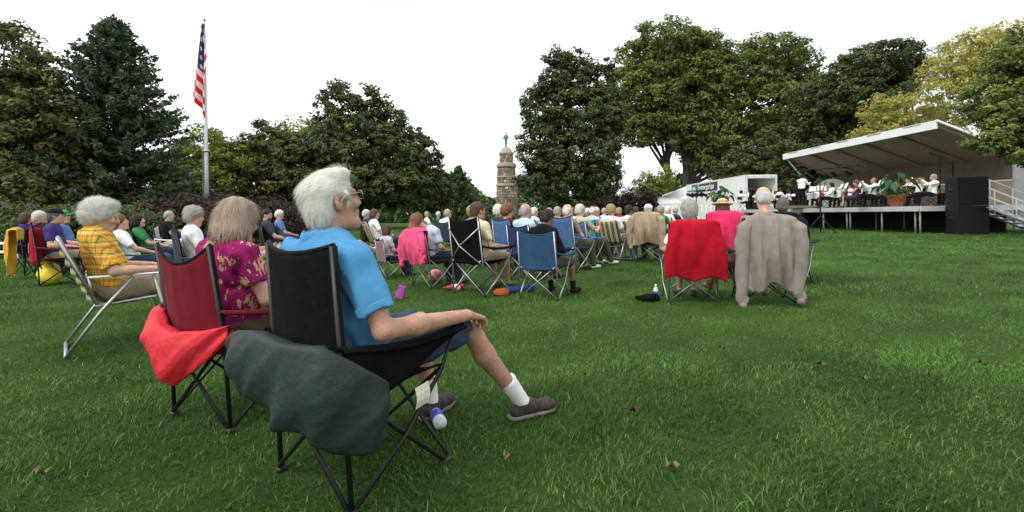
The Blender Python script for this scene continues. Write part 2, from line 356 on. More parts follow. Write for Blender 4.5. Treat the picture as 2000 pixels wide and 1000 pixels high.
def hair_field(style, c, M, h):
    w = lambda x, y, z: c + M @ np.array((x, y, z)); f = Soft(h, .02)
    face = lambda up=.035, bk=.03: (f.ell(w(0, .125, -.05), (.10, .125 - bk, .05 + up + .03), M, .012, True))
    below = lambda z: f.half(-M[:, 2], -(c @ M[:, 2] + z))
    fr = .008
    if style in ('short', 'crop'):
        q = .010 if style == 'crop' else .017
        f.ell(w(0, -.016, .036), (.078 + q, .097 + q, .090 + q), M); f.cap(w(-.035, -.07, -.03), w(.035, -.07, -.03), .035 + q, None, .03)
        f.ell(w(0, .125, -.045), (.10, .078, .118), M, .01, True)
        for s_ in (-1, 1): f.ell(w(s_ * .09, .01, -.04), (.04, .055, .055), M, .01, True)
        below(-.085); f.wobble(.004, 90, 3)
    elif style == 'bald':
        f.ell(w(0, -.020, .015), (.088, .102, .085), M); f.cap(w(-.035, -.07, -.03), w(.035, -.07, -.03), .042, None, .03)
        f.ell(w(0, .05, .12), (.090, .125, .088), M, .01, True); f.ell(w(0, .125, -.045), (.12, .105, .13), M, .01, True)
        for s_ in (-1, 1): f.ell(w(s_ * .09, .01, -.05), (.04, .05, .05), M, .01, True)
        below(-.085); f.wobble(.0035, 90, 4)
    elif style == 'curly':
        f.ell(w(0, -.022, .055), (.108, .122, .104), M); f.ell(w(0, -.06, -.015), (.10, .075, .085), M, .04)
        f.ell(w(0, .128, -.062), (.085, .088, .118), M, .015, True); f.wobble(.010, 75, 5); f.wobble(.006, 150, 8)
    elif style == 'puff':   # large set white hair
        f.ell(w(0, -.042, .055), (.114, .126, .108), M); f.ell(w(0, -.075, -.010), (.108, .088, .092), M, .05); f.ell(w(0, .035, .100), (.080, .052, .046), M, .03)
        for s_ in (-1, 1): f.ell(w(s_ * .082, -.012, .01), (.028, .04, .05), M, .03)
        f.ell(w(0, .135, -.062), (.12, .105, .112), M, .015, True); f.wobble(.008, 60, 5); f.wobble(.005, 130, 8); f.wobble(.003, 230, 2)
    elif style == 'bob':
        f.ell(w(0, -.018, .046), (.100, .118, .098), M); f.ell(w(0, -.045, -.035), (.112, .098, .095), M, .05); f.ell(w(0, -.05, -.07), (.108, .082, .055), M, .04)
        f.ell(w(0, .14, -.08), (.09, .115, .15), M, .015, True); below(-.115); f.wobble(.006, 50, 6, (1.6, 1.6, .25)); f.wobble(.003, 160, 2, (1.5, 1.5, .2))
    elif style == 'long':
        f.ell(w(0, -.018, .045), (.096, .112, .096), M); f.chain([w(0, -.06, .0), w(0, -.10, -.14), w(.01, -.11, -.27), w(.015, -.10, -.36)], [.095, .085, .07, .035], .05)
        f.ell(w(0, .14, -.08), (.09, .115, .15), M, .015, True); f.wobble(.008, 55, 6, (1.5, 1.5, .3))
    elif style == 'swept':  # combed back white hair with a raised front
        f.ell(w(0, -.022, .040), (.087, .107, .094), M); f.ell(w(0, -.066, -.026), (.080, .058, .068), M, .04)
        f.ell(w(0, .040, .104), (.064, .058, .028), M, .04); f.cap(w(-.02, .056, .110), w(.025, .060, .108), .012, .014, .03)
        for s_ in (-1, 1): f.ell(w(s_ * .082, .030, -.004), (.015, .018, .040), M, .015)
        f.ell(w(0, .145, -.06), (.12, .095, .125), M, .012, True)
        for s_ in (-1, 1): f.ell(w(s_ * .096, .002, -.022), (.036, .036, .056), M, .008, True)
        f.wobble(.006, 34, 9, (.5, .6, 1.5)); f.wobble(.0028, 95, 11, (.6, .5, 1.4)); below(-.092)
    return f

ARMS = {  # elbow, wrist, hand forward, palm normal, towards thumb; right side, mirrored for the left
    'rest': ((.29, -.08, .665), (.295, .16, .655), (0, 1, -.1), (0, 0, -1), (-1, 0, 0)),
    'lap': ((.25, -.02, .68), (.10, .20, .61), (-.5, 1, -.2), (0, -.2, -1), (-1, -.4, 0)),
    'hold': ((.25, .06, .72), (.11, .28, .76), (-.4, 1, .3), (-1, 0, .2), (0, -.3, 1)),
    'folded': ((.24, .06, .74), (-.06, .17, .78), (-1, .1, .05), (0, -1, 0), (0, 0, 1)),
    'flute': ((.30, .12, .86), (.20, .26, 1.10), (-.4, .3, .8), (-.5, -.5, 0), (-.5, -.3, .3)),
    'horn': ((.25, .14, .86), (.07, .30, 1.06), (-.5, .5, .3), (-1, 0, 0), (0, 0, 1)),
    'down': ((.24, -.03, 1.08), (.26, .05, .84), (0, .2, -1), (-1, 0, 0), (0, 1, 0)),
    'conduct': ((.27, .17, 1.16), (.22, .42, 1.25), (0, 1, .2), (0, 0, -1), (-1, 0, 0)),
}
LEGS = {'down': ((.135, .40, .50), (.135, .44, .09)), 'out': ((.14, .42, .49), (.15, .62, .085)), 'back': ((.14, .40, .50), (.13, .30, .09))}
def person(label, loc, yaw, v=.02, pose='sit', skn='fair', hair='short', hcol='grey', top=None, sleeve=.72, bot=None, leg='down', hem='long', shoe=None,
           arm='lap', arm2=None, head=(0, 0), lean=10, group=None, scale=1.0, over=None, hat=None, glasses=False, seat=.40, beard=False, girth=1.0, collar=True, socks=None, skirt=False):
    root = thing('person', label, 'person', loc, yaw, group, scale)
    top = top or cloth('white', (.74, .74, .73)); bot = bot or cloth('navy', (.03, .035, .06)); shoe = shoe or mat('shoe_dark', (.03, .027, .025), .6, .2, 40)
    A = np.array; fine = v <= .0125; rr = max(1.0, v * .72 / .014); J = {}
    if pose == 'sit':
        zh = seat + .10; J['P'] = A((0, -.06, zh)); sp = A((0, -math.sin(R(lean)), math.cos(R(lean)))); dz = seat - .40
    else:
        zh = .93; J['P'] = A((0, 0, zh)); sp = A((0, math.sin(R(3)), math.cos(R(3)))); dz = 0
    J['C'] = J['P'] + sp * .30; J['N'] = J['P'] + sp * .50
    J['H'] = J['N'] + n3(sp + A((0, .55 if pose == 'sit' else .2, .4))) * .165
    for s_, nm in ((1, 'R'), (-1, 'L')):
        m = A((s_, 1, 1))
        J['S' + nm] = J['N'] + A((s_ * .178 * girth ** .5, -.005, -.062))
        a = ARMS[arm if s_ > 0 or not arm2 else arm2]
        J['E' + nm] = A(a[0]) * m + A((0, 0, dz)); J['W' + nm] = A(a[1]) * m + A((0, 0, dz)); J['D' + nm] = [A(a[i]) * m for i in (2, 3, 4)]
        J['T' + nm] = J['P'] + A((s_ * .095, .02, -.015))
        if pose == 'sit':
            l = LEGS[leg if leg in LEGS else 'down']; J['K' + nm] = A(l[0]) * m + A((0, 0, dz)); J['A' + nm] = A(l[1]) * m; J['O' + nm] = n3((s_ * .2, 1, 0))
        else: J['K' + nm] = A((s_ * .11, .01, .50)); J['A' + nm] = A((s_ * .12, -.01, .09)); J['O' + nm] = n3((s_ * .25, 1, 0))
    if leg == 'cross': J['KR'] = A((.06, .44, .61)); J['AR'] = A((-.20, .66, .47)); J['OR'] = n3((-.3, .8, .4)); J['AL'] = A((-.12, .50, .09))
    for k_, q in (over or {}).items(): J[k_] = A(q) if not isinstance(q, list) else [A(x) for x in q]
    HM = rot(head[0], head[1]); Hc = J['H']
    f = Soft(v, .025)                                            # the body
    head_prims(f, Hc, HM)
    f.cap(J['N'] - sp * .03, Hc + HM @ A((0, -.022, -.06)), .058, .054, .03)
    f.cap(J['P'], J['N'] - sp * .06, .085, .075); f.cap(J['SL'], J['SR'], .045, None, .04)
    for s_, nm in ((1, 'R'), (-1, 'L')):
        sh, el, wr = J['S' + nm], J['E' + nm], J['W' + nm]; fo = el + (wr - el) * .35
        f.chain([sh, el], [.047, .038]); f.chain([el, fo, wr], [.038, .040, .026])
        hand(f, wr, *J['D' + nm], r=rr, curl=J.get('curl', 32), fine=fine)
        hp, kn, an = J['T' + nm], J['K' + nm], J['A' + nm]; ca = kn + (an - kn) * .33
        bk = n3(np.cross(np.cross(an - kn, J['O' + nm]), an - kn)) * -.018
        f.chain([hp, kn], [.068, .050]); f.chain([kn, ca + bk, an], [.050, .052, .032]); f.cap(an, an + J['O' + nm] * .10 - A((0, 0, .04)), .032, .025)
    f.build('body', skin(skn), root)
    t = Soft(v, .05); g = girth                                   # the top
    BM = np.array(Matrix.Rotation(R(lean) if pose == 'sit' else -R(3), 3, 'X')) if True else None
    t.ell(J['P'] + sp * .36, (.178 * g ** .5, .118 * g, .19), BM); t.ell(J['P'] + sp * .17 + A((0, .015 * g, 0)), (.160 * g, .122 * g, .17), BM); t.ell(J['P'] + sp * .03, (.165 * g, .125 * g, .10), BM)
    t.cap(J['SL'], J['SR'], .062, None, .06)
    for nm in 'RL':
        sh, el, wr = J['S' + nm], J['E' + nm], J['W' + nm]
        if sleeve <= 1: t.cap(sh, sh + (el - sh) * sleeve, .064, .060, .04, flat=(0, 1))
        else: t.chain([sh, el], [.062, .052], .04); t.cap(el, wr, .052, .038, .03, flat=(0, 1))
    if collar: t.cap(J['N'] - sp * .03 + A((0, -.005, 0)), J['N'] + sp * .035 + A((0, -.004, 0)), .072, .066, .02, flat=(0, 1))
    sd_ = len(label) + int(abs(loc[0]) * 10); aw = min(1, .016 / v); t.wobble(.012 * aw, 15, sd_, (1.2, 1, .8), True); t.wobble(.011 * aw, 38, sd_ + 1, (1.1, 1, .45), True)
    if v < .015: t.wobble(.0055, 80, sd_ + 5, (1, 1, .5), True)
    so_ = t.build('shirt', top, root)
    if fine and collar:
        cf = Soft(v, .012); nb = J['N'] + A((0, -.006, 0)); cf.cap(nb - sp * .012, nb + sp * .045, .086, .070, flat=(0, 1)); cf.cap(nb - sp * .05 + A((0, -.012, 0)), nb - sp * .0, .088, .086, flat=(1, 0)); cf.cap(nb - sp * .1, nb + sp * .09, .060, .058, sub=True); cf.wobble(.003, 50, 3, (1, 1, 1), True); cf.build('collar', top, so_)
        if sleeve <= 1:
            for nm in 'RL':
                sh, el = J['S' + nm], J['E' + nm]; q_ = Soft(v * .8, .004); q_.cap(sh + (el - sh) * (sleeve - .10), sh + (el - sh) * (sleeve + .015), .0675, .0675, flat=(1, 1)); q_.wobble(.004, 40, 9, (1, 1, 1), True); q_.build('sleeve_hem', top, so_)
    b = Soft(v, .04)                                              # trousers, shorts or skirt
    b.ell(J['P'] + A((0, .0, -.01)), (.172 * g ** .6, .135, .105))
    for nm in 'RL':
        hp, kn, an = J['T' + nm], J['K' + nm], J['A' + nm]
        if hem == 'long': b.chain([hp, kn], [.092, .078], .04); b.cap(kn, kn + (an - kn) * 1.07, .080, .062, .03, flat=(0, 1))
        else: b.cap(hp, hp + (kn - hp) * (.93 if not skirt else 1.0), .090, .084, .04, flat=(0, 1))
    if skirt: b.cap(J['TL'] * .5 + J['TR'] * .5, J['KL'] * .5 + J['KR'] * .5 + A((0, .03, -.08)), .10, .13, .06)
    aw = min(1, .012 / v); b.wobble(.007 * aw, 18, sd_ + 2, (1, .6, 1), True); b.wobble(.009 * aw, 45, sd_ + 3, (1, .8, 1), True); b.build('skirt' if skirt else ('trousers' if hem == 'long' else 'shorts'), bot, root)
    for nm in 'RL':                                               # shoes
        an, o = J['A' + nm], J['O' + nm]; dn = A((0, 0, -1.)) if abs(o[2]) < .2 else n3(np.cross(np.cross(o, J['A' + nm] - J['K' + nm]), o))
        q = Soft(v if v > .012 else v * .7, .02); hl = an + dn * .045 - o * .035
        q.cap(hl, hl + o * .17, .036, .036); q.ell(hl + o * .19 + dn * -.002, (.043, .052, .030), rot(math.degrees(math.atan2(o[0], o[1]))) if abs(o[2]) < .2 else None, .02); q.cap(an + dn * .01, an + dn * .03 + o * .06, .040, .036)
        q.half(dn, (an + dn * .082) @ dn); so = q.build('shoe', shoe, root)
        if fine:
            q2 = Soft(.007, .015); b0 = an + dn * .07 - o * .045; q2.cap(b0, b0 + o * .16, .040, .040); q2.cap(b0 + o * .16, b0 + o * .215, .044, .036); q2.half(dn, (an + dn * .086) @ dn); q2.half(-dn, -((an + dn * .064) @ dn)); q2.build('sole', mat('sole', (.16, .15, .13), .8), so)
            lc = MB(); sd2 = n3(np.cross(o, dn))
            for e in range(4): c0 = an + o * (.055 + .026 * e) + dn * (.0 + .010 * e); lc.tube([c0 - sd2 * .026 + dn * .012, c0, c0 + sd2 * .026 + dn * .012], .0035, 5)
            lc.build('laces', mat('lace', (.30, .26, .22), .9), so, True)
        if socks is not None:
            kn = J['K' + nm]; k2 = Soft(min(v, .012), .01); k2.cap(an + (kn - an) * -.02, an + (kn - an) * .30, .040, .047, flat=(0, 1)); k2.wobble(.002, 240, 5, (.1, .1, 1)); k2.build('sock', socks, root)
    hv = v if v > .0125 else v * .85
    if hair: hair_build(hair_field(hair, Hc, HM, hv), hair, hairmat(hcol), root, Hc, HM, v)
    if beard:
        q = Soft(hv, .02); w = lambda x, y, z: Hc + HM @ A((x, y, z)); q.ell(w(0, .045, -.085), (.062, .06, .05), HM); q.ell(w(0, .12, -.062), (.03, .03, .012), HM, .01, True); q.wobble(.003, 120, 3); q.build('beard', mat('beard_dark', (.02, .016, .014), .8), root)
    if fine:
        for s_ in (-1, 1):
            e = MB(); c = Hc + HM @ A((s_ * .031, .0865, .010)); e.lathe([(.001, -.0095), (.007, -.007), (.0098, 0), (.007, .007), (.001, .0095)], 10, c); e.build('eye', mat('eye', (.05, .04, .035), .15, .1), root, True)
    if glasses:
        e = MB(); w = lambda x, y, z: Hc + HM @ A((x, y, z))
        for s_ in (-1, 1):
            e.tube([w(s_ * .082, -.01, .020), w(s_ * .080, .06, .022), w(s_ * .066, .108, .018)], .0022, 5)
            e.tube([w(s_ * (.034 + .026 * math.cos(q)), .116 - .006 * abs(math.cos(q)), .008 + .019 * math.sin(q)) for q in np.linspace(0, 6.283, 15)], .0018, 5, False)
        e.tube([w(-.009, .117, .014), w(.009, .117, .014)], .002, 5); e.build('glasses', mat('wire', (.35, .32, .28), .25, .1, metal=1), root, True)
    if hat:
        w = lambda x, y, z: Hc + HM @ A((x, y, z)); q = Soft(min(hv, .015), .01); kind, hm = hat
        if kind == 'cap':
            q.ell(w(0, -.012, .055), (.094, .112, .092), HM); q.half(-HM[:, 2], -(Hc @ HM[:, 2] + .045)); q.ell(w(0, .12, .050), (.075, .085, .010), HM, .008); o = q.build('cap', hm, root)
        else:
            q.ell(w(0, -.01, .07), (.095, .112, .085), HM); q.half(-HM[:, 2], -(Hc @ HM[:, 2] + .055)); q.ell(w(0, -.005, .058), (.175, .19, .024), HM, .02); q.wobble(.004, 22, 4); q.build('straw_hat', hm, root)
    return root, J
# ------------------------------------------------------------------ chairs
def steel(k='black'):
    return {'black': mat('steel_black', (.008, .008, .0085), .5, .3, 60, spec=.4), 'silver': mat('steel_grey', (.34, .34, .33), .38, .15, 60, metal=.8),
            'alu': mat('aluminium', (.36, .37, .36), .42, .15, 40, metal=.85)}[k]
def ridged(a, b, seed, n=4):
    g = np.random.default_rng(seed); o = 0
    for _ in range(n): o += abs(math.sin(a * g.uniform(.6, 1.5) + b * g.uniform(-.8, .8) + g.uniform(0, 6.28))) ** .8
    return o / n - .62
def camp_chair(label, loc, yaw, fab, tube='black', group='folding camp chairs on the lawn', w=.26, top=.93, scale=1.0, arms=True, trim=None, armmat=None, topdip=.05, highx=False, tilt=.09, sides=False):
    """four-legged folding chair: crossed poles on every side, slung seat and back"""
    c = thing('camp_chair', label, 'chair', loc, yaw, group, scale); tm = steel(tube); trim = trim or cloth('trim_black', (.006, .006, .006))
    r = .0095; yb, yf = -.22, .24
    pole = lambda pts, nm='pole', rr=r: MB().tube(pts, rr, 7).build(nm, tm, c, True)
    if highx:
        for s in (-1, 1): pole([(s * (w + .012), yb - .065, .40), (0, yb - .155, .62), (-s * (w + .0), yb - .09, .84)], 'back_brace', r * .9)
    sdv = len(label)
    for s in (-1, 1):
        pole([(s * (w + .01), yb, .0), (s * w, yb - .02, .44), (s * (w - .01), yb - tilt, top)], 'back_post', r * 1.15)
        if arms: pole([(s * (w + .02), yb + .01, .03), (s * (w + .03), .02, .22), (s * (w + .01), yf - .01, .42), (s * (w + .045), yf + .04, .60)], 'side_pole')
        else: pole([(s * (w + .02), yb + .01, .03), (s * (w + .01), yf - .01, .42)], 'side_pole')
        pole([(s * (w + .005), yf + .02, .0), (s * (w + .012), .0, .235), (s * (w - .012), yb - .005, .46)], 'side_pole')
        pole([(s * w, yb - .014, .03), (-s * (w - .02), yb - .034, .44)], 'back_brace'); pole([(s * w, yf + .03, .03), (-s * (w - .01), yf + .012, .42)], 'front_brace')
        for y in (yb, yf + .02): MB().box((s * (w + .008), y, .012), (.04, .045, .024), bev=.008).build('foot', mat('plastic_black', (.02, .02, .02), .5), c)
        if arms:
            m = MB(); m.grid(lambda u, v_: (s * (w + .025 + .02 * u + (v_ - .5) * .085 * (1 - .35 * (1 - u))), yb - .045 + u * (yf - yb + .12), .625 - .03 * math.sin(math.pi * u) - .015 * u - .014 * (2 * v_ - 1) ** 2), 9, 5)
            m.build('arm_rest', armmat or fab, c, True, .012)
    if sides:
        for s in (-1, 1): MB().grid(lambda u, v_: (s * (w + .03 + .02 * u + .012 * math.sin(9 * u + 4 * v_)), yb - .03 + u * (yf - yb + .08), (.615 - .03 * math.sin(math.pi * u)) - v_ * (.20 * (1 - u) ** 1.2 + .045)), 13, 7).build('side_panel', fab, c, True, .005)
    m = MB(); m.grid(lambda u, v_: ((2 * u - 1) * w, yb + v_ * (yf - yb), .435 - .085 * math.sin(math.pi * u) * (.35 + .65 * math.sin(math.pi * (.15 + .8 * (1 - v_)))) - .012 * ridged(u * 9, v_ * 4, sdv + 4, 3)), *((9, 7) if loc[1] > 7 else (19, 15))).build('seat', fab, c, True, .008)
    def back(u, v_):
        x = (2 * u - 1); z0, z1 = .40, top - topdip * (1 - x * x)
        z = z0 + v_ * (z1 - z0); yy = yb - .02 - (tilt - .02) * max(0, (z - .44) / .5)
        sag = .075 * (1 - x * x) * (1 - .45 * v_) + .014 * ridged(x * 4.5 + 1.5 * v_, v_ * 2.5, sdv, 3) * (1 - x * x) + .005 * ridged(x * 11, v_ * 6, sdv + 2, 3)
        return (x * (w - .004 + .008 * (1 - v_)), yy - sag + .01, z)
    far = loc[1] > 7; MB().grid(back, *((11, 9) if far else (27, 23))).build('backrest', fab, c, True, .008)
    MB().tube([np.array(back(u, 1.0)) + (0, 0, .004) for u in np.linspace(0, 1, 11)], .009, 6).build('back_trim', trim, c, True)
    for s in (0, 1): MB().tube([np.array(back(s, v_)) for v_ in np.linspace(.08, 1, 7)], .0105, 6).build('side_trim', trim, c, True)
    return c

def web_chair(label, loc, yaw, web1, web2, group='aluminium lawn chairs', scale=1.0, stripes=None, fabric=None, alu='alu'):
    """folding tube lawn chair with woven straps, or with one slung striped cloth"""
    c = thing('lawn_chair', label, 'chair', loc, yaw, group, scale); tm = steel(alu); w = .27
    pole = lambda pts, nm, rr=.0125: MB().tube(pts, rr, 8).build(nm, tm, c, True)
    bt = lambda x, t: (x, -.17 - .22 * t, .40 + .52 * t)
    pole([bt(-w, 0), bt(-w, 1), bt(-w + .04, 1.05), bt(w - .04, 1.05), bt(w, 1), bt(w, 0)], 'back_frame')
    pole([(-w, -.18, .385), (-w, .24, .425), (-w + .03, .27, .425), (w - .03, .27, .425), (w, .24, .425), (w, -.18, .385)], 'seat_frame')
    for s in (-1, 1):
        x = s * (w + .022)
        pole([(x, -.37, .0), (x, -.15, .34), (x, .06, .61)], 'rear_leg'); pole([(x, .34, .0), (x, .27, .30), (x, .20, .61)], 'front_leg')
        MB().box((x, .02, .625), (.045, .50, .018), bev=.007).build('arm_rest', mat('arm_white', (.62, .62, .60), .4), c)
        MB().tube([(s * w, -.2, .47), (x, -.22, .62)], .01, 6).build('hinge', tm, c, True)
    pole([(-w - .02, .33, .03), (w + .02, .33, .03)], 'front_bar'); pole([(-w - .02, -.36, .02), (w + .02, -.36, .02)], 'rear_bar')
    if fabric is not None:
        MB().grid(lambda u, v_: ((2 * u - 1) * (w - .01), bt(0, v_)[1] - .05 * math.sin(math.pi * u) * math.sin(math.pi * (.2 + .6 * v_)), bt(0, v_)[2] + .01 - .02 * v_ * math.sin(math.pi * u)), 11, 9).build('backrest', fabric, c, True, .008)
        MB().grid(lambda u, v_: ((2 * u - 1) * (w - .01), -.17 + v_ * .43, .39 + .03 * v_ - .05 * math.sin(math.pi * u)), 11, 7).build('seat', fabric, c, True, .008); return c
    for i in range(7):
        q = -w + .045 + i * (2 * w - .09) / 6; m_ = web1 if i % 2 else web2
        MB().grid(lambda u, v_: (q + (u - .5) * .05, bt(0, -.0 + v_ * 1.05)[1] + .014 - .05 * math.sin(math.pi * v_) * .6, bt(0, v_ * 1.05)[2]), 2, 8).build('strap', m_, c, True, .004)
        MB().grid(lambda u, v_: (q + (u - .5) * .05, -.18 + v_ * .45, .40 + .03 * v_ - .035 * math.sin(math.pi * v_)), 2, 6).build('strap', m_, c, True, .004)
    for i in range(7):
        t = .08 + i * .145; m_ = web1 if i % 2 else web2
        MB().grid(lambda u, v_: ((2 * u - 1) * w, bt(0, t)[1] - .012 - .03 * math.sin(math.pi * u), bt(0, t + (v_ - .5) * .10)[2]), 7, 2).build('strap', m_, c, True, .004)
        if i < 6: MB().grid(lambda u, v_: ((2 * u - 1) * (w + .012), -.14 + i * .072 + (v_ - .5) * .05, .395 + i * .005 - .035 * math.sin(math.pi * u)), 7, 2).build('strap', m_, c, True, .004)
    return c

# ------------------------------------------------------------------ clothes and bags hung on chairs
def hung(label, cat, name, loc, yaw, m, parts, v=.012, wob_=(.010, 24, (1.5, 1.0, .25)), scale=1.0, group=None, seed=1):
    """parts: a function that fills the Soft field in the chair's own frame"""
    f = Soft(v, .035); parts(f); f.wobble(wob_[0], wob_[1], seed, wob_[2]); f.wobble(wob_[0] * .45, wob_[1] * 2.3, seed + 1, wob_[2])
    V, Q = f.mesh(); o = mk(name, V, Q, m, None, True)
    o.location = loc; o.rotation_euler = (0, 0, -R(yaw)); o.scale = (scale,) * 3
    return tag(o, label, cat, group)
def jacket(label, cat, loc, yaw, m, w=.27, top=.97, bot=.30, sl=(None, None), flare=1.12, yb=-.32, front=.2, slw=.06, seed=1, scale=1.0, fold=.035, k=9, collar=True, hem=.02, skew=0.0):
    """garment hung over a chair back: one sheet front to back, sleeves hanging beside it"""
    t = thing(cat, label, cat, loc, yaw, None, scale); g = np.random.default_rng(seed)
    def sheet(u, q):
        x = 2 * u - 1; sh = .04 * abs(x) ** 4
        if q < .18: v_ = (.18 - q) / .18; return (x * w * (1.0 + .05 * v_), yb + .075 + .012 * math.sin(5 * x + seed) * v_, top - sh - .02 - v_ * front)
        if q < .30: a = (q - .18) / .12 * math.pi; return (x * w * 1.0, yb + .02 + .062 * math.cos(a), top - sh - .02 + .03 * math.sin(a))
        v_ = (q - .30) / .70; W = w * (1.0 + (flare - 1.0) * min(1, v_ * 1.9) ** 1.3); A_ = fold * (.25 + .75 * min(1, v_ * 1.6)) * (1 - .25 * abs(x))
        f_ = ridged(x * k * .5 + .8 * math.sin(v_ * 2.2 + seed), v_ * 2.6, seed); f2 = ridged(x * k * 1.3, v_ * 5, seed + 5, 3); f3 = math.sin(x * 3 + v_ * 4.0 + seed) * .012
        return (x * W + skew * v_ + .010 * f2 * v_, yb - .035 - .085 * (1 - x * x) * math.sin(math.pi * min(1, v_ * .9 + .12)) - A_ * f_ * 3.0 - .018 * f2 + f3, top - sh - .02 - v_ * (top - bot) + hem * math.sin(5 * x + seed) * v_ - .035 * v_ * (1 - abs(x)) * math.cos(3 * x + seed))
    MB().grid(sheet, 45, 40).build('body_panel', m, t, True, .005)
    for s, zb in zip((-1, 1), sl):
        if zb is None: continue
        x = s * w; P = np.array([(x * .80, yb - .02, top - .05), (x * 1.05, yb - .045, top - .13), (x * 1.16, yb - .05, top - .30), (x * 1.20 + g.normal(0, .012), yb - .05, (top + zb) / 2 - .08), (x * 1.15 + g.normal(0, .015), yb - .035, zb + .10), (x * 1.14, yb - .03, zb)]); rs = [.05, slw * 1.12, slw * 1.1, slw, slw * .95, slw * .86]
        def tubefn(u, v_):
            i = min(v_ * 5, 4.999); j = int(i); e = i - j; p_ = P[j] + (P[j + 1] - P[j]) * e; r_ = rs[j] + (rs[j + 1] - rs[j]) * e; a = u * 2 * math.pi
            r2 = r_ * (1 + .28 * ridged(a * 1.0 + 2 * math.sin(v_ * 7), v_ * 9, seed + 11 * (s + 2), 3) + .12 * math.sin(v_ * 26 + 3 * math.cos(a)) * v_)
            return (p_[0] + r2 * math.cos(a), p_[1] + .62 * r2 * math.sin(a), p_[2] + .012 * math.sin(a * 2 + v_ * 9))
        MB().grid(tubefn, 22, 30).build('sleeve', m, t, True)
        MB().tube([P[5] + (0, 0, .01), P[5] - (0, 0, .02), P[5] - (0, 0, .055)], [slw * .62, slw * .66, slw * .60], 12).build('cuff', m, t, True)
    if collar: MB().grid(lambda u, v_: ((2 * u - 1) * w * .42, yb + .0 + .035 * (2 * u - 1) ** 2 - .02 * v_ - .02 * math.sin(math.pi * v_), top + .02 - .055 * (1 - v_) * .3 + .02 * math.sin(math.pi * v_) - .045 * v_), 13, 5).build('collar', m, t, True, .01)
    return t
def drape(label, cat, name, loc, yaw, m, path, seed=1, nx=84, nz=40, crease=.02, scale=1.0):
    """soft empty bag or cover slung round a chair; path rows are x, y, top, bottom, bulge"""
    P = np.array(path, float); s_ = np.concatenate([[0], np.cumsum(np.linalg.norm(np.diff(P[:, :2], axis=0), axis=1))]); q = np.linspace(0, s_[-1], nx); D = np.stack([np.interp(q, s_, P[:, i]) for i in range(5)], 1)
    for _ in range(3): D[1:-1] = (D[:-2] + 2 * D[1:-1] + D[2:]) / 4
    T = np.gradient(D[:, :2], axis=0); T /= np.linalg.norm(T, axis=1, keepdims=True); No = np.stack([T[:, 1], -T[:, 0]], 1)
    V = []
    for i in range(nx):
        for j in range(nz):
            v_ = j / (nz - 1) * 1.35 - .12; e = min(1, 4 * i / nx, 4 * (nx - 1 - i) / nx); vv = min(max(v_, 0), 1)
            z = D[i, 2] + (D[i, 3] - D[i, 2]) * vv; o_ = D[i, 4] * math.sin(math.pi * min(1, vv * .92 + .06)) ** .7 * (.35 + .65 * e)
            if v_ > 1: o_ -= (v_ - 1) * .42; z += (v_ - 1) * .16
            if v_ < 0: o_ += v_ * .5; z += v_ * .1
            c = crease * (ridged(q[i] * 9 + 2.4 * vv, vv * 3.0, seed, 3) * 1.7 + .5 * ridged(q[i] * 17 + 3 * vv, vv * 2.2, seed + 3, 2)) * (.35 + .65 * vv)
            V.append((D[i, 0] + No[i, 0] * (o_ - c), D[i, 1] + No[i, 1] * (o_ - c), z + .3 * c))
    I0 = (np.arange(nx - 1)[:, None] * nz + np.arange(nz - 1)[None]).ravel()
    o = mk(name, V, np.stack([I0, I0 + 1, I0 + nz + 1, I0 + nz], 1), m, None, True); md = o.modifiers.new('solid', 'SOLIDIFY'); md.thickness = .006; md.offset = 0
    o.location = loc; o.rotation_euler = (0, 0, -R(yaw)); o.scale = (scale,) * 3; return tag(o, label, cat)
# ------------------------------------------------------------------ the lawn
def lawn_mat():
    m = bpy.data.materials.new('lawn_soil'); m.use_nodes = True; n = m.node_tree; k = n.links.new
    p = n.nodes['Principled BSDF']; p.inputs['Roughness'].default_value = .95; p.inputs['Specular IOR Level'].default_value = .1
    tc = n.nodes.new('ShaderNodeTexCoord'); a = n.nodes.new('ShaderNodeTexNoise'); a.inputs['Scale'].default_value = .5; a.inputs['Detail'].default_value = 8; a.inputs['Roughness'].default_value = .7
    b = n.nodes.new('ShaderNodeTexNoise'); b.inputs['Scale'].default_value = 38; b.inputs['Detail'].default_value = 8; b.inputs['Roughness'].default_value = .8
    mx_ = n.nodes.new('ShaderNodeMix'); mx_.inputs['Factor'].default_value = .5
    r_ = n.nodes.new('ShaderNodeValToRGB'); r_.color_ramp.elements[0].position = .35; r_.color_ramp.elements[0].color = (.012, .028, .006, 1); r_.color_ramp.elements[1].position = .68; r_.color_ramp.elements[1].color = (.075, .150, .026, 1)
    k(tc.outputs['Object'], a.inputs[0]); k(tc.outputs['Object'], b.inputs[0]); k(a.outputs[0], mx_.inputs['A']); k(b.outputs[0], mx_.inputs['B']); k(mx_.outputs[0], r_.inputs[0]); k(r_.outputs[0], p.inputs['Base Color'])
    bp = n.nodes.new('ShaderNodeBump'); bp.inputs['Strength'].default_value = .8; bp.inputs['Distance'].default_value = .05; k(b.outputs[0], bp.inputs['Height']); k(bp.outputs[0], p.inputs['Normal'])
    return m
xs = np.concatenate([[-900, -400, -200, -120], np.arange(-80, 80.1, 1.0), [120, 200, 400, 900]])
ys = np.concatenate([[-200, -60, -20], np.arange(-8, 80.1, 1.0), [120, 200, 400, 1200]])
GX, GY = np.meshgrid(xs, ys, indexing='ij'); GZ = terrain(GX, GY)
ny = len(ys); I0 = (np.arange(len(xs) - 1)[:, None] * ny + np.arange(ny - 1)[None]).ravel()
lawn = mk('lawn', np.stack([GX, GY, GZ], -1).reshape(-1, 3), np.stack([I0, I0 + ny, I0 + ny + 1, I0 + 1], 1), lawn_mat()); tag(lawn, kind='structure')

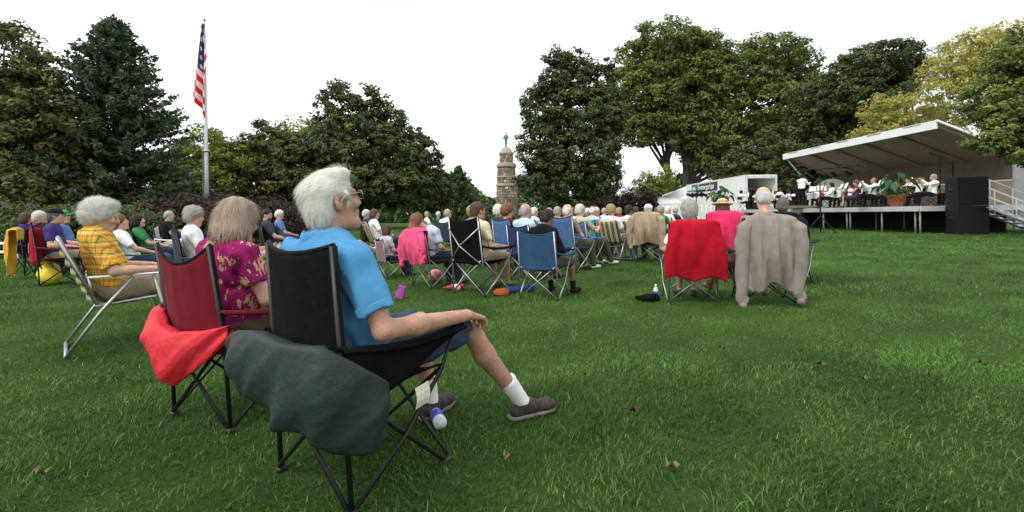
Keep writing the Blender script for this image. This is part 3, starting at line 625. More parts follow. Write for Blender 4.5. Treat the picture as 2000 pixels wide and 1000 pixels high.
def fnoise(x, y, seed, f):
    g = np.random.default_rng(seed); o = 0
    for _ in range(7):
        a = g.uniform(0, 6.28); q = f * g.uniform(.5, 2.0); o = o + np.sin(q * (x * math.cos(a) + y * math.sin(a)) + g.uniform(0, 6.28))
    return o / 7
def grow_grass():
    P = []; Wd = []; Hh = []
    for d0, d1, dens, wd, ht in ((1.2, 3.2, 9600, .0044, .033), (3.2, 6, 4800, .0066, .034), (6, 11, 1500, .0112, .042), (11, 19, 480, .020, .052), (19, 34, 110, .036, .058)):
        hw = d1 * 1.13 + .4; area = 2 * hw * (d1 - d0); n = int(area * dens)
        x = RNG.uniform(-hw, hw, n); y = RNG.uniform(d0, d1, n)
        ok = (np.abs(x) < y * 1.13 + .3) & (RNG.uniform(size=n) < .62 + .55 * fnoise(x, y, 3, 5.0)); x, y = x[ok], y[ok]
        P.append(np.stack([x, y], 1)); tall = np.clip(1.05 + .5 * fnoise(x, y, 5, 1.6) + .75 * fnoise(x, y, 6, 8), .35, 2.1)
        Wd.append(wd * RNG.uniform(.6, 1.3, len(x))); Hh.append(ht * tall * RNG.uniform(.4, 1.1, len(x)))
    P = np.concatenate(P); Wd = np.concatenate(Wd); Hh = np.concatenate(Hh); n = len(P)
    x, y = P[:, 0], P[:, 1]; z = terrain(x, y) - .004
    a = RNG.uniform(0, 6.283, n) ; la = 3.5 * fnoise(x, y, 9, 2.6) + RNG.normal(0, 1.5, n)
    ln = np.clip(RNG.normal(.75, .35, n), .1, 1.7) * Hh
    b0 = np.stack([x, y, z], 1); wv = np.stack([np.cos(a), np.sin(a), 0 * a], 1) * Wd[:, None] * .5; lv = np.stack([np.cos(la), np.sin(la), 0 * a], 1) * ln[:, None]
    up = np.stack([0 * a, 0 * a, Hh], 1)
    m1 = b0 + lv * .35 + up * .62; t = b0 + lv + up * .92
    V = np.stack([b0 - wv, b0 + wv, m1 + wv * .8, m1 - wv * .8, t], 1).reshape(-1, 3); i = np.arange(n) * 5
    nr = P[:, 1] < 3.4; q = np.stack([i, i + 1, i + 2, i + 3], 1)[nr]; tr = np.where(nr[:, None], np.stack([i + 3, i + 2, i + 4], 1), np.stack([i, i + 1, i + 4], 1))
    tone = np.clip(.40 + .32 * fnoise(x, y, 12, 1.1) + .40 * fnoise(x, y, 13, 7.0) + .25 * fnoise(x, y, 14, 2.6) + RNG.normal(0, .22, n), 0, .87); dry = RNG.uniform(size=n) < .010 + .16 * np.clip(fnoise(x, y, 31, 1.3) - .18, 0, 1); tone[dry] = RNG.uniform(.92, 1, dry.sum())
    gm = leafmat('grass_blade', (.019, .055, .009), (.130, .270, .046), (.32, .38, .17), .35)
    o = mk('grass', V, [q, tr], gm, None, True, None, np.concatenate([tone[nr], tone])); tag(o, 'mown green lawn grass covering the park ground', 'grass', None, 'stuff')
grow_grass()

# ------------------------------------------------------------------ trees
BARK = mat('bark', (.045, .036, .028), .95, .4, 8, .6, 30, stretch=(2, 2, .4))
def unit(n): v = RNG.normal(size=(n, 3)); return v / np.linalg.norm(v, axis=1, keepdims=True)
def cards(C, N, size, asp=.6, tri=True):
    n = len(C); T = np.cross(N, unit(n)); T /= np.linalg.norm(T, axis=1, keepdims=True) + 1e-9; B = np.cross(N, T)
    s = (size * RNG.uniform(.45, 1.5, n))[:, None]; T = T * s * .5; B = B * s * .5 * asp
    if tri: V = np.stack([C - T * 1.1 - B * .2, C - B * 1.1 + T * .35, C + T * .9 + B * .9], 1).reshape(-1, 3); i = np.arange(n) * 3; return V, np.stack([i, i + 1, i + 2], 1)
    V = np.stack([C - T, C - B * .9 + T * .1, C + T, C + B * .9 + T * .1], 1).reshape(-1, 3); i = np.arange(n) * 4
    return V, np.stack([i, i + 1, i + 2, i + 3], 1)
def tree(label, x, y, lobes, leaf, n=26000, ls=.26, tr=.3, fork=.28, cl=.85, group=None, name='tree', limbs=True, low=None, inner=.25, trunks=1):
    """lobes: (cx, cy, cz, rx, ry, rz) from the tree's foot; leaves gather in clumps on the lobes' outer shells"""
    z0 = float(terrain(x, y)); t = thing(name, label, 'shrub' if name == 'shrub' else 'tree', (x, y, z0 - .03), 0, group)
    wts = np.array([(l[3] * l[5] + l[3] * l[4] + l[4] * l[5]) for l in lobes]); wts /= wts.sum()
    Cs, Ns, tn, hubs = [], [], [], []
    for l, wt in zip(lobes, wts):
        c = np.array(l[:3]); r = np.array(l[3:6]); nc = max(6, int(4.2 * (r[0] * r[2] + r[1] * r[2] + r[0] * r[1]) / cl ** 2))
        u = unit(nc); rad = np.where(RNG.uniform(size=nc) < inner, RNG.uniform(.35, .8, nc), RNG.uniform(.80, 1.08, nc))[:, None]
        cc = c + u * r * rad; ok = cc[:, 2] > (low if low is not None else .2); cc, u = cc[ok], u[ok]; hubs.append((c, cc))
        per = max(4, int(1.4 * n * wt / max(1, len(cc))))
        g = RNG.normal(size=(len(cc), per, 3)); g /= np.linalg.norm(g, axis=2, keepdims=True); g *= RNG.uniform(.2, 1, (len(cc), per, 1)) ** .5
        sz = cl * RNG.uniform(.55, 1.15, (len(cc), 1, 1)); L_ = cc[:, None] + g * sz * np.array((1, 1, .62)) * .9
        N_ = g * .8 + u[:, None] * .4 + np.array((0, 0, .7)) + RNG.normal(size=g.shape) * .55
        tone = RNG.normal(.42, .16, (len(cc), 1)) + RNG.normal(0, .16, (len(cc), per))
        Cs.append(L_.reshape(-1, 3)); Ns.append(N_.reshape(-1, 3)); tn.append(tone.ravel())
    C = np.concatenate(Cs); N = np.concatenate(Ns); N /= np.linalg.norm(N, axis=1, keepdims=True) + 1e-9; ok = C[:, 2] > .05; tn = np.concatenate(tn)[ok]
    V, Q = cards(C[ok], N[ok], ls * .95, .74); mk('crown', V, Q, leaf, t, False, None, np.clip(tn, 0, 1))
    if limbs:
        top = max(l[2] + l[5] for l in lobes); hf = top * fork; m = MB()
        for k in range(trunks):
            ox = (k - (trunks - 1) / 2) * tr * 1.6; wv = RNG.normal(0, .05, 2) * top * .3
            m.tube([(ox, 0, -.1), (ox, 0, .25), (ox + wv[0] * .5, wv[1] * .5, hf * .6), (ox + wv[0], wv[1], hf), (ox * 2 + wv[0], wv[1] * 1.5, top * .62), (ox * 2.5 + wv[0], wv[1], top * .88)], [tr * 1.35, tr * 1.05, tr * .9, tr * .8, tr * .35, .03], 9)
        fx = np.array((wv[0], wv[1], hf))
        for c, cc in hubs:
            st = fx + np.array((0, 0, RNG.uniform(-.15, .35) * hf)); md = (st + c) / 2 + np.array((0, 0, .25 * np.linalg.norm(c - st) * .3)) + RNG.normal(0, .25, 3)
            m.tube([st, md, c], [tr * .45, tr * .28, tr * .14], 6)
            for e in cc[RNG.permutation(len(cc))[:9]]: m.tube([c, (c + e) / 2 + RNG.normal(0, .15, 3), e], [tr * .13, tr * .08, .015], 4)
        m.build('trunk', BARK, t, True)
    return t
def spruce(label, x, y, h, r, leaf, n=44000, ls=.2, z0=.4, group=None, dark=0):
    t = thing('spruce_tree', label, 'tree', (x, y, float(terrain(x, y)) - .03), 0, group); m = MB(); m.tube([(0, 0, 0), (0, 0, h * .5), (.05, 0, h * .97)], [.28, .17, .02], 8)
    Cs, Ns, tn = [], [], []; z = z0; nb = 0; br = []
    while z < h * .985:
        q = z / h; k = int(9 + 5 * (1 - q)); L0 = r * (1 - q) ** .74 * (1.0 if q > .12 else .86)
        for i in range(k):
            a = RNG.uniform(0, 6.283); ln = L0 * RNG.uniform(.68, 1.14) + .12; br.append((z + RNG.uniform(-.15, .15), a, ln, q))
        z += .30 * (1 - q * .35)
    tot = sum(b[2] for b in br)
    for z, a, ln, q in br:
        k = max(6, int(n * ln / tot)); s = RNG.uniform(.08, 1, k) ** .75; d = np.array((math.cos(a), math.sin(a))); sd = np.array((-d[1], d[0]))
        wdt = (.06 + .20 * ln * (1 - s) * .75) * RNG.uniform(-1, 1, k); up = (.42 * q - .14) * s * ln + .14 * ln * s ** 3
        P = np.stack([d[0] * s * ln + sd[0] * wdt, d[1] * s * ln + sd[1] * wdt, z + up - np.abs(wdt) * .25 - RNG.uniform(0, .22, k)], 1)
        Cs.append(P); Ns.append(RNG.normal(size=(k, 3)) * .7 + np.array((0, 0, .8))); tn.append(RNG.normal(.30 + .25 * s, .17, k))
        if ln > .8: m.tube([(0, 0, z), (d[0] * ln * .55, d[1] * ln * .55, z + (.42 * q - .14) * .55 * ln), (d[0] * ln * .95, d[1] * ln * .95, z + (.42 * q - .14) * .95 * ln + .1 * ln)], [.035, .022, .008], 4)
    C = np.concatenate(Cs); N = np.concatenate(Ns); N /= np.linalg.norm(N, axis=1, keepdims=True)
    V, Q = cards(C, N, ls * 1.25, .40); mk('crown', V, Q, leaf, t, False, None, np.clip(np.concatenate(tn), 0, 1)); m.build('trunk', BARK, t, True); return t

LF_MAPLE = leafmat('leaf_maple', (0.048, 0.076, 0.017), (0.237, 0.285, 0.062), (0.435, 0.380, 0.095), .35)
LF_DARK = leafmat('leaf_dark', (0.028, 0.045, 0.016), (0.129, 0.163, 0.048), (0.244, 0.176, 0.068), .3)
LF_RUST = leafmat('leaf_rust', (0.036, 0.044, 0.014), (0.156, 0.160, 0.038), (0.325, 0.231, 0.054), .3)
LF_YEL = leafmat('leaf_yellow', (.24, .23, .06), (.62, .58, .17), (.72, .66, .25), .5)
LF_BLUE = leafmat('leaf_spruce', (0.022, 0.040, 0.022), (0.108, 0.149, 0.075), (0.204, 0.231, 0.122), .2)
LF_PURP = leafmat('leaf_purple', (0.019, 0.013, 0.011), (0.065, 0.035, 0.026), (0.153, 0.071, 0.029))
LF_HEDGE = leafmat('leaf_hedge', (0.022, 0.046, 0.016), (0.108, 0.176, 0.046), (0.190, 0.204, 0.054))
LF_GOLD = leafmat('leaf_lime', (0.075, 0.115, 0.017), (0.299, 0.353, 0.054), (0.543, 0.489, 0.082), .35)
def lob(px, py, d, rx, rz, x0, ry=None, z=None):
    p = at(px, py, d); return (p.x - x0, 0, p.z, rx, ry or rx * .9, rz)
def tr_px(label, bx, d, L, leaf, **kw):
    """L: (px, py, half width px, half height px[, depth offset]) of each lobe as surveyed from the camera"""
    x = gx(bx, d); ll = []
    for q in L:
        p = at(q[0], q[1], d); s = d / FPX; dy = q[4] if len(q) > 4 else RNG.uniform(-.12, .12) * q[2] * s
        ll.append((p.x - x, dy, p.z, q[2] * s, q[2] * s * .95, q[3] * s))
    return tree(label, x, d, ll, leaf, **kw)
G1 = 'trees around the lawn'
tr_px('tall rust-tinged dark tree at the left edge of the lawn', 20, 27, [(20, 130, 70, 85), (-60, 200, 90, 110), (70, 200, 60, 80), (30, 290, 110, 90), (110, 250, 55, 70), (-80, 330, 110, 80), (60, 370, 120, 45), (-130, 150, 90, 90)], LF_RUST, n=44000, ls=.26, tr=.35, group=G1, cl=.7, low=.5, fork=.2)
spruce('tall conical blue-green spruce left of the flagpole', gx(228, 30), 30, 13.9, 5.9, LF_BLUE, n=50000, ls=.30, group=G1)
tr_px('leafy tree behind the flagpole with open crown', 400, 38, [(395, 290, 45, 42), (360, 325, 45, 45), (440, 320, 45, 45), (400, 365, 80, 40)], LF_GOLD, n=17000, ls=.26, tr=.16, group=G1, cl=.75)
tr_px('brownish tree between the flagpole and white-haired man', 520, 40, [(515, 275, 38, 38), (480, 310, 40, 40), (555, 310, 45, 42), (515, 350, 75, 45), (570, 365, 60, 40)], LF_RUST, n=24000, ls=.27, tr=.2, group=G1, cl=.75)
tr_px('pale green tree farther back beside the round maple', 585, 52, [(585, 270, 45, 40), (560, 310, 60, 45), (620, 290, 40, 45)], LF_GOLD, n=9000, ls=.3, tr=.2, group=G1)
tr_px('broad dark maple with split top behind the white-haired man', 700, 42, [(660, 215, 40, 55), (720, 225, 30, 60), (755, 240, 35, 50), (700, 290, 95, 60), (630, 300, 55, 55), (790, 300, 55, 55), (820, 320, 40, 55), (700, 360, 130, 42), (780, 365, 80, 40)], LF_DARK, n=54000, ls=.30, tr=.26, group=G1, cl=.72, low=1.6, trunks=2)
tr_px('small dark round tree beside the distant conifer', 860, 50, [(858, 365, 32, 36), (842, 385, 30, 28)], LF_DARK, n=7000, ls=.26, tr=.15, group=G1, cl=.6)
spruce('distant pointed conifer between the maple and stone tower', gx(898, 62), 62, 7.6, 3.6, LF_HEDGE, 12000, .3, group=G1)
tr_px('tall dark tree with ragged top right of the stone tower', 1105, 41, [(1085, 140, 32, 45), (1125, 150, 30, 55), (1175, 165, 28, 55), (1065, 210, 45, 55), (1130, 230, 65, 55), (1185, 240, 38, 65), (1060, 290, 50, 55), (1130, 310, 78, 55), (1080, 350, 65, 45), (1160, 350, 52, 40)], LF_DARK, n=52000, ls=.27, tr=.22, group=G1, cl=.62, low=1.6, fork=.2, trunks=2)
tr_px('tall spreading maple behind the tent', 1312, 63, [(1300, 95, 75, 48), (1250, 125, 50, 45), (1360, 110, 60, 45), (1235, 190, 52, 55), (1300, 180, 85, 60), (1250, 255, 50, 30), (1385, 150, 55, 50), (1215, 235, 35, 35), (1310, 240, 70, 40), (1330, 140, 70, 50)], LF_MAPLE, n=66000, ls=.37, tr=.48, fork=.24, group=G1, cl=1.1)
tr_px('widest maple with dense rounded crown behind the truck', 1345, 62, [(1490, 115, 75, 38), (1420, 160, 70, 55), (1545, 145, 60, 55), (1570, 200, 48, 60), (1480, 210, 100, 60), (1350, 230, 55, 55), (1420, 270, 85, 45), (1530, 270, 85, 45), (1330, 260, 45, 40), (1590, 230, 40, 45), (1430, 320, 75, 32), (1510, 325, 75, 30), (1375, 290, 45, 35), (1575, 300, 55, 35)], LF_MAPLE, n=88000, ls=.37, tr=.6, fork=.2, group=G1, cl=1.1, low=4.5)
tr_px('thin small tree seen under the maple branches', 1272, 55, [(1270, 365, 32, 28), (1300, 350, 22, 25)], LF_GOLD, n=2200, ls=.28, tr=.1, group=G1, cl=.7)
tr_px('dark tree filling the gap behind the stage roof', 1560, 52, [(1540, 320, 90, 70), (1640, 280, 80, 75), (1600, 220, 60, 60), (1680, 250, 60, 60), (1470, 340, 70, 50)], LF_DARK, n=42000, ls=.33, tr=.3, group=G1, cl=.9)
tr_px('round-topped dark oak beyond the stage roof', 1715, 48, [(1715, 125, 70, 36), (1670, 155, 50, 40), (1765, 155, 45, 42), (1700, 185, 80, 35), (1640, 190, 35, 35)], LF_DARK, n=30000, ls=.29, tr=.3, fork=.5, group=G1, cl=.85)
tr_px('low yellow-leaved tree behind the stage roof', 1770, 38, [(1770, 225, 65, 32), (1725, 225, 42, 38), (1830, 235, 55, 30), (1780, 260, 90, 28)], LF_YEL, n=9500, ls=.24, tr=.16, group=G1, cl=.5)
tr_px('tall golden tree at the right edge above the stage', 1930, 33, [(1905, 100, 55, 40), (1965, 85, 50, 40), (1850, 140, 45, 32), (1920, 140, 50, 32), (1850, 180, 50, 22), (2010, 110, 55, 55)], LF_YEL, n=10500, ls=.22, tr=.16, fork=.6, group=G1, cl=.46)
tr_px('green tree leaning over the stage from the right', 2090, 15.2, [(1990, 150, 55, 60, 0), (1955, 205, 60, 45, 0), (1925, 240, 45, 30, -.5), (1985, 255, 65, 40, -.5), (2060, 150, 90, 110, 0), (1905, 285, 42, 24, -.7), (1955, 305, 40, 22, -.7), (1985, 330, 30, 16, -.6), (2050, 280, 60, 50, 0)], LF_MAPLE, n=30000, ls=.12, tr=.2, group=G1, cl=.34, low=2.3)
G2 = 'purple shrubs behind the crowd'
for lb, bx, d, w_, tp in (('purple-leaved shrub just right of the white-curled woman', 305, 19, 50, 380), ('purple-leaved shrub behind the man with folded arms', 370, 20, 48, 372), ('purple-leaved shrub right of the flagpole foot', 445, 20, 52, 374), ('purple-leaved shrub left of the white-haired man', 525, 21, 52, 378), ('dull reddish shrub hidden behind the white-haired man', 600, 24, 45, 385)):
    tr_px(lb, bx, d, [(bx, tp + 40, w_, 34), (bx - 20, tp + 62, w_, 36), (bx + 18, tp + 58, w_, 36), (bx, tp + 28, w_ * .6, 24)], LF_PURP, n=9000, ls=.10, tr=.05, group=G2, name='shrub', cl=.34, low=.1, limbs=True, fork=.15)
G3 = 'green hedge shrubs'
for lb, bx, d, w_, tp in (('dark hedge shrub at the far left edge of the lawn', 5, 17, 70, 395), ('dark hedge shrub behind the left group of listeners', 100, 17, 75, 405), ('dark hedge shrub behind the plaid-shirted woman', 195, 17, 70, 400), ('dark hedge shrub left of the man with folded arms', 275, 18, 60, 405), ('low clipped shrub left of the stone tower', 950, 52, 45, 408), ('low clipped shrub right of the stone tower', 1045, 52, 42, 409), ('russet shrub beside the tent', 1245, 50, 28, 372), ('dark green shrub left of the russet shrub', 1195, 52, 42, 378)):
    tr_px(lb, bx, d, [(bx, tp + 25, w_, 30), (bx - 25, tp + 42, w_ * .8, 30), (bx + 25, tp + 38, w_ * .8, 28)], LF_PURP if 'russet' in lb else (LF_HEDGE if d > 30 else LF_DARK), n=8000, ls=.10 if d < 30 else .22, tr=.05, group=G3, name='shrub', cl=.4 if d < 30 else .7, low=.0, fork=.15)
tr_px('small bright green bush beside the dark green camp chair', 262, 12, [(258, 478, 26, 22), (275, 486, 22, 16)], LF_HEDGE, n=3500, ls=.06, tr=.02, group=G3, name='shrub', cl=.16, low=.0, fork=.2)
tr_px('small bright green bush near the white fence', 60, 14.5, [(60, 470, 40, 30), (20, 462, 40, 30)], LF_HEDGE, n=4000, ls=.08, tr=.02, group=G3, name='shrub', cl=.22, low=.0, fork=.2)
def far_woods():
    n = 36000; a = RNG.uniform(-1.15, 1.15, n); dist = RNG.uniform(72, 96, n); x = np.tan(a) * dist * .0 + a * 95; y = dist
    hgt = 5.2 + 2.2 * np.sin(x * .21 + 1) * np.sin(x * .083) + 1.5 * np.sin(x * .53); z = RNG.uniform(0, 1, n) ** .8 * hgt
    C = np.stack([x, y, z], 1); N = RNG.normal(size=(n, 3)) + np.array((0, -.3, .8)); N /= np.linalg.norm(N, axis=1, keepdims=True)
    V, Q = cards(C, N, 1.2); o = mk('far_woods', V, Q, LF_HEDGE, None, False, None, np.clip(.3 + .25 * np.sin(x * .9) + RNG.normal(0, .18, n), 0, .9)); tag(o, 'far green woods along the edge of the park', 'woods', None, 'stuff')
far_woods()
# ------------------------------------------------------------------ flagpole and flag
def ramp_nodes(n, src, stops, interp='CONSTANT'):
    r_ = n.nodes.new('ShaderNodeValToRGB'); r_.color_ramp.interpolation = interp
    for i, (p_, c) in enumerate(stops):
        e = r_.color_ramp.elements[i] if i < 2 else r_.color_ramp.elements.new(p_)
        e.position = p_; e.color = (*c, 1)
    n.links.new(src, r_.inputs[0]); return r_
def flagpole():
    b = at(404, 421, 30); x, y = b.x, 30.; z0 = float(terrain(x, y)); H = at(400, 42, 30).z - z0
    t = thing('flagpole', 'tall grey metal flagpole standing behind the seated crowd', 'flagpole', (x, y, z0)); m = mat('pole_metal', (.42, .43, .44), .42, .12, 6, metal=.5)
    MB().tube([(0, 0, 0), (0, 0, H * .3), (0, 0, H)], [.17, .14, .055], 14).build('pole', m, t, True)
    MB().lathe([(.19, 0), (.22, .03), (.22, .09), (.19, .12)], 16, (0, 0, at(404, 297, 30).z)).build('collar', m, t, True)
    MB().lathe([(.3, 0), (.3, .1), (.2, .3)], 16).build('base', m, t, True)
    MB().lathe([(.02, 0), (.09, .07), (.1, .12), (.07, .19), (.01, .22)], 12, (0, 0, H)).build('ball', m, t, True)
    MB().tube([(0, -.06, H - .9), (.3, -.1, H - 1.05)], .02, 6).build('cleat', m, t, True)
    MB().tube([(-.09, -.12, H - .1), (-.13, -.2, H * .5), (-.1, -.2, 1.2)], .008, 5).build('halyard', mat('rope', (.5, .5, .48), .9), t, True)
    # limp flag: hoist on the pole, the free end hanging down in folds
    nu, nv = 61, 53; V = []
    px2 = lambda X_, Y_: at(X_, Y_, 29.75)
    for i in range(nu):
        u = i / (nu - 1) * 1.4
        for j in range(nv):
            v_ = j / (nv - 1); q = min(u, 1.0)
            xl, yl = 398 - 17 * v_ ** .8 - 4 * v_ * (1 - v_), 46 + 144 * v_; xr, yr = 402, 60 + 171 * v_
            X_ = xl + (xr - xl) * q; Y_ = yl + (yr - yl) * (q ** 1.25)
            fl = math.exp(-((v_ - .42) / .2) ** 2)
            if u > 1: X_ += (u - 1) * 24 * fl; Y_ -= (u - 1) * 26 * fl
            p_ = px2(X_, Y_); dep = .26 * math.sin(q * 7.5 + v_ * 2.0) * math.sin(math.pi * min(1, q + .05)) - .14 + .10 * math.sin(q * 15 + 5 * v_) * v_ + (-.18 * (u - 1) * 2.5 if u > 1 else 0)
            V.append((p_.x - x, p_.y - y + dep, p_.z - z0))
    I0 = (np.arange(nu - 1)[:, None] * nv + np.arange(nv - 1)[None]).ravel()
    fm = bpy.data.materials.new('flag_cloth'); fm.use_nodes = True; n = fm.node_tree; k = n.links.new; p = n.nodes['Principled BSDF']; p.inputs['Roughness'].default_value = .8
    uvn = n.nodes.new('ShaderNodeUVMap'); uvn.uv_map = 'UVMap'; se = n.nodes.new('ShaderNodeSeparateXYZ'); k(uvn.outputs[0], se.inputs[0])
    def mth(op, a, b=None):
        q = n.nodes.new('ShaderNodeMath'); q.operation = op
        for i_, s_ in enumerate((a, b)):
            if s_ is None: continue
            if isinstance(s_, (int, float)): q.inputs[i_].default_value = s_
            else: k(s_, q.inputs[i_])
        return q.outputs[0]
    U, W = se.outputs[0], se.outputs[1]
    st = mth('LESS_THAN', mth('MODULO', mth('MULTIPLY', W, 13.0), 2.0), 1.0)
    mx1 = n.nodes.new('ShaderNodeMix'); mx1.data_type = 'RGBA'; mx1.inputs['A'].default_value = (.88, .87, .85, 1); mx1.inputs['B'].default_value = (.68, .02, .035, 1); k(st, mx1.inputs['Factor'])
    can = mth('MULTIPLY', mth('LESS_THAN', U, .69), mth('LESS_THAN', W, 7 / 13))
    su, sv = mth('MULTIPLY', U, 5 / .69), mth('MULTIPLY', W, 5 / (7 / 13))
    cell = mth('ADD', mth('POWER', mth('SUBTRACT', mth('FRACT', su), .5), 2.0), mth('POWER', mth('SUBTRACT', mth('FRACT', sv), .5), 2.0))
    star = mth('LESS_THAN', cell, .060)
    mx2 = n.nodes.new('ShaderNodeMix'); mx2.data_type = 'RGBA'; mx2.inputs['A'].default_value = (.03, .04, .16, 1); mx2.inputs['B'].default_value = (.75, .75, .75, 1); k(star, mx2.inputs['Factor'])
    mx3 = n.nodes.new('ShaderNodeMix'); mx3.data_type = 'RGBA'; k(can, mx3.inputs['Factor']); k(mx1.outputs['Result'], mx3.inputs['A']); k(mx2.outputs['Result'], mx3.inputs['B'])
    tl = n.nodes.new('ShaderNodeBsdfTranslucent'); ms = n.nodes.new('ShaderNodeMixShader'); ms.inputs[0].default_value = .35
    k(mx3.outputs['Result'], p.inputs['Base Color']); k(mx3.outputs['Result'], tl.inputs[0]); k(p.outputs[0], ms.inputs[1]); k(tl.outputs[0], ms.inputs[2]); k(ms.outputs[0], n.nodes['Material Output'].inputs[0])
    o = mk('flag', V, np.stack([I0, I0 + nv, I0 + nv + 1, I0 + 1], 1), fm, None, True); o.location = (x, y, z0)
    uvl = o.data.uv_layers.new(name='UVMap'); vi = np.zeros(len(o.data.loops), np.int32); o.data.loops.foreach_get('vertex_index', vi)
    uvl.data.foreach_set('uv', np.stack([(vi // nv) / (nu - 1), (vi % nv) / (nv - 1)], 1).astype(np.float32).ravel())
    tag(o, 'limp striped red and white flag with starred blue corner on the flagpole', 'flag')
flagpole()

# ------------------------------------------------------------------ stone tower with bronze figure
def tower():
    y = 60.; b = at(990, 412, y); x = b.x; t = thing('stone_tower', 'round fieldstone monument tower beyond the lawn', 'tower', (x, y, 0)); s = y / FPX
    zt = lambda py: at(990, py, y).z
    prof = [(412, 22), (390, 20.5), (365, 19.6), (360, 18.8), (352, 18.6), (345, 18.2), (330, 17.6), (327, 17.4), (318, 13.6), (303, 13.2)]
    MB().lathe([(24 * s, 0)] + [(max(.1, r_ - 1.4) * s, zt(py)) for py, r_ in prof], 28).build('core', mat('mortar', (.42, .37, .32), .95, .2, 8), t, True)
    rad = lambda z: np.interp(z, [zt(p_[0]) for p_ in prof], [p_[1] * s for p_ in prof])
    SM = leafmat('fieldstone', (.15, .115, .09), (.42, .34, .265), (.52, .48, .42), 0.0)
    V, Fc, tn = [], [], []; nv = 0; z = 0.0
    while z < zt(303) - .1:
        h = RNG.uniform(.24, .36); r_ = rad(z + h / 2); a = RNG.uniform(0, .3); a1 = a + 6.283
        while a < a1 - .05:
            da = min(RNG.uniform(.26, .46) / r_, a1 - a); g = .022 / r_; q = r_ + RNG.uniform(.0, .05); zz = z + RNG.uniform(-.03, .03)
            if a1 - a - da < .1: da = a1 - a
            P = []
            for rr_, e in ((q - .09, 0), (q, .025)):
                for aa, z_ in ((a + g + e / r_, zz + .015 + e), (a + da - g - e / r_, zz + .015 + e + RNG.uniform(-.02, .02)), (a + da - g - e / r_, zz + h - .015 - e), (a + g + e / r_, zz + h - .015 - e + RNG.uniform(-.02, .02))): P.append((rr_ * math.cos(aa), rr_ * math.sin(aa), z_))
            V += P; Fc += [[nv + 4, nv + 5, nv + 6, nv + 7]] + [[nv + i, nv + (i + 1) % 4, nv + 4 + (i + 1) % 4, nv + 4 + i] for i in range(4)]; tn += [float(np.clip(RNG.normal(.45, .26), 0, 1))] * 5; nv += 8; a += da
        z += h
    o = mk('stone_facing', V, Fc, SM, t, False, None, tn); tag(o, kind='stuff')
    LM = mat('ledge_stone', (.36, .285, .22), .9, .25, 6, .4)
    for py, r_, hh in ((364, 21.5, .25), (348, 20.2, .22), (327, 20, .34), (322, 18.2, .2), (302, 15, .28)): MB().lathe([(r_ * s * .8, 0), (r_ * s, .03), (r_ * s, hh - .04), (r_ * s * .93, hh)], 28, (0, 0, zt(py))).build('ledge', LM, t, False)
    MB().lathe([(13 * s, zt(300)), (12.2 * s, zt(297)), (10 * s, zt(292)), (6 * s, zt(288)), (.3, zt(287.5))], 22).build('dome_cap', LM, t, False)
    q = thing('bronze_statue', 'green bronze figure holding a long gun on top of the tower', 'statue', (x, y, zt(288)), 200)
    f = Soft(.035, .04); A = lambda *a: np.array(a, float)
    f.cap(A(.1, 0, .05), A(.09, 0, .5), .07, .085); f.cap(A(.09, 0, .5), A(.08, 0, .95), .085, .12); f.cap(A(-.16, .16, .05), A(-.12, .1, .5), .07, .085); f.cap(A(-.12, .1, .5), A(-.08, 0, .95), .085, .12)
    f.ell(A(0, 0, 1.25), (.23, .16, .34)); f.ell(A(0, 0, .92), (.22, .17, .16)); f.cap(A(-.2, 0, 1.45), A(.2, 0, 1.45), .1); f.cap(A(0, 0, 1.5), A(0, .02, 1.66), .07); f.ell(A(0, .02, 1.76), (.1, .12, .13))
    f.chain([A(.24, 0, 1.45), A(.34, .02, 1.15), A(.2, .2, 1.05)], [.08, .07, .05]); f.chain([A(-.24, 0, 1.45), A(-.36, .05, 1.15), A(-.22, .22, 1.05)], [.08, .07, .05]); f.ell(A(0, .1, .02), (.35, .3, .07)); f.ell(A(0, .02, 1.86), (.13, .14, .04))
    BZ = mat('verdigris', (.085, .20, .17), .7, .35, 6, .3); f.build('figure', BZ, q)
    MB().tube([(.62, .2, .92), (0, .26, 1.06), (-.75, .24, 1.28)], [.04, .028, .018], 6).build('long_gun', BZ, q, True)
tower()

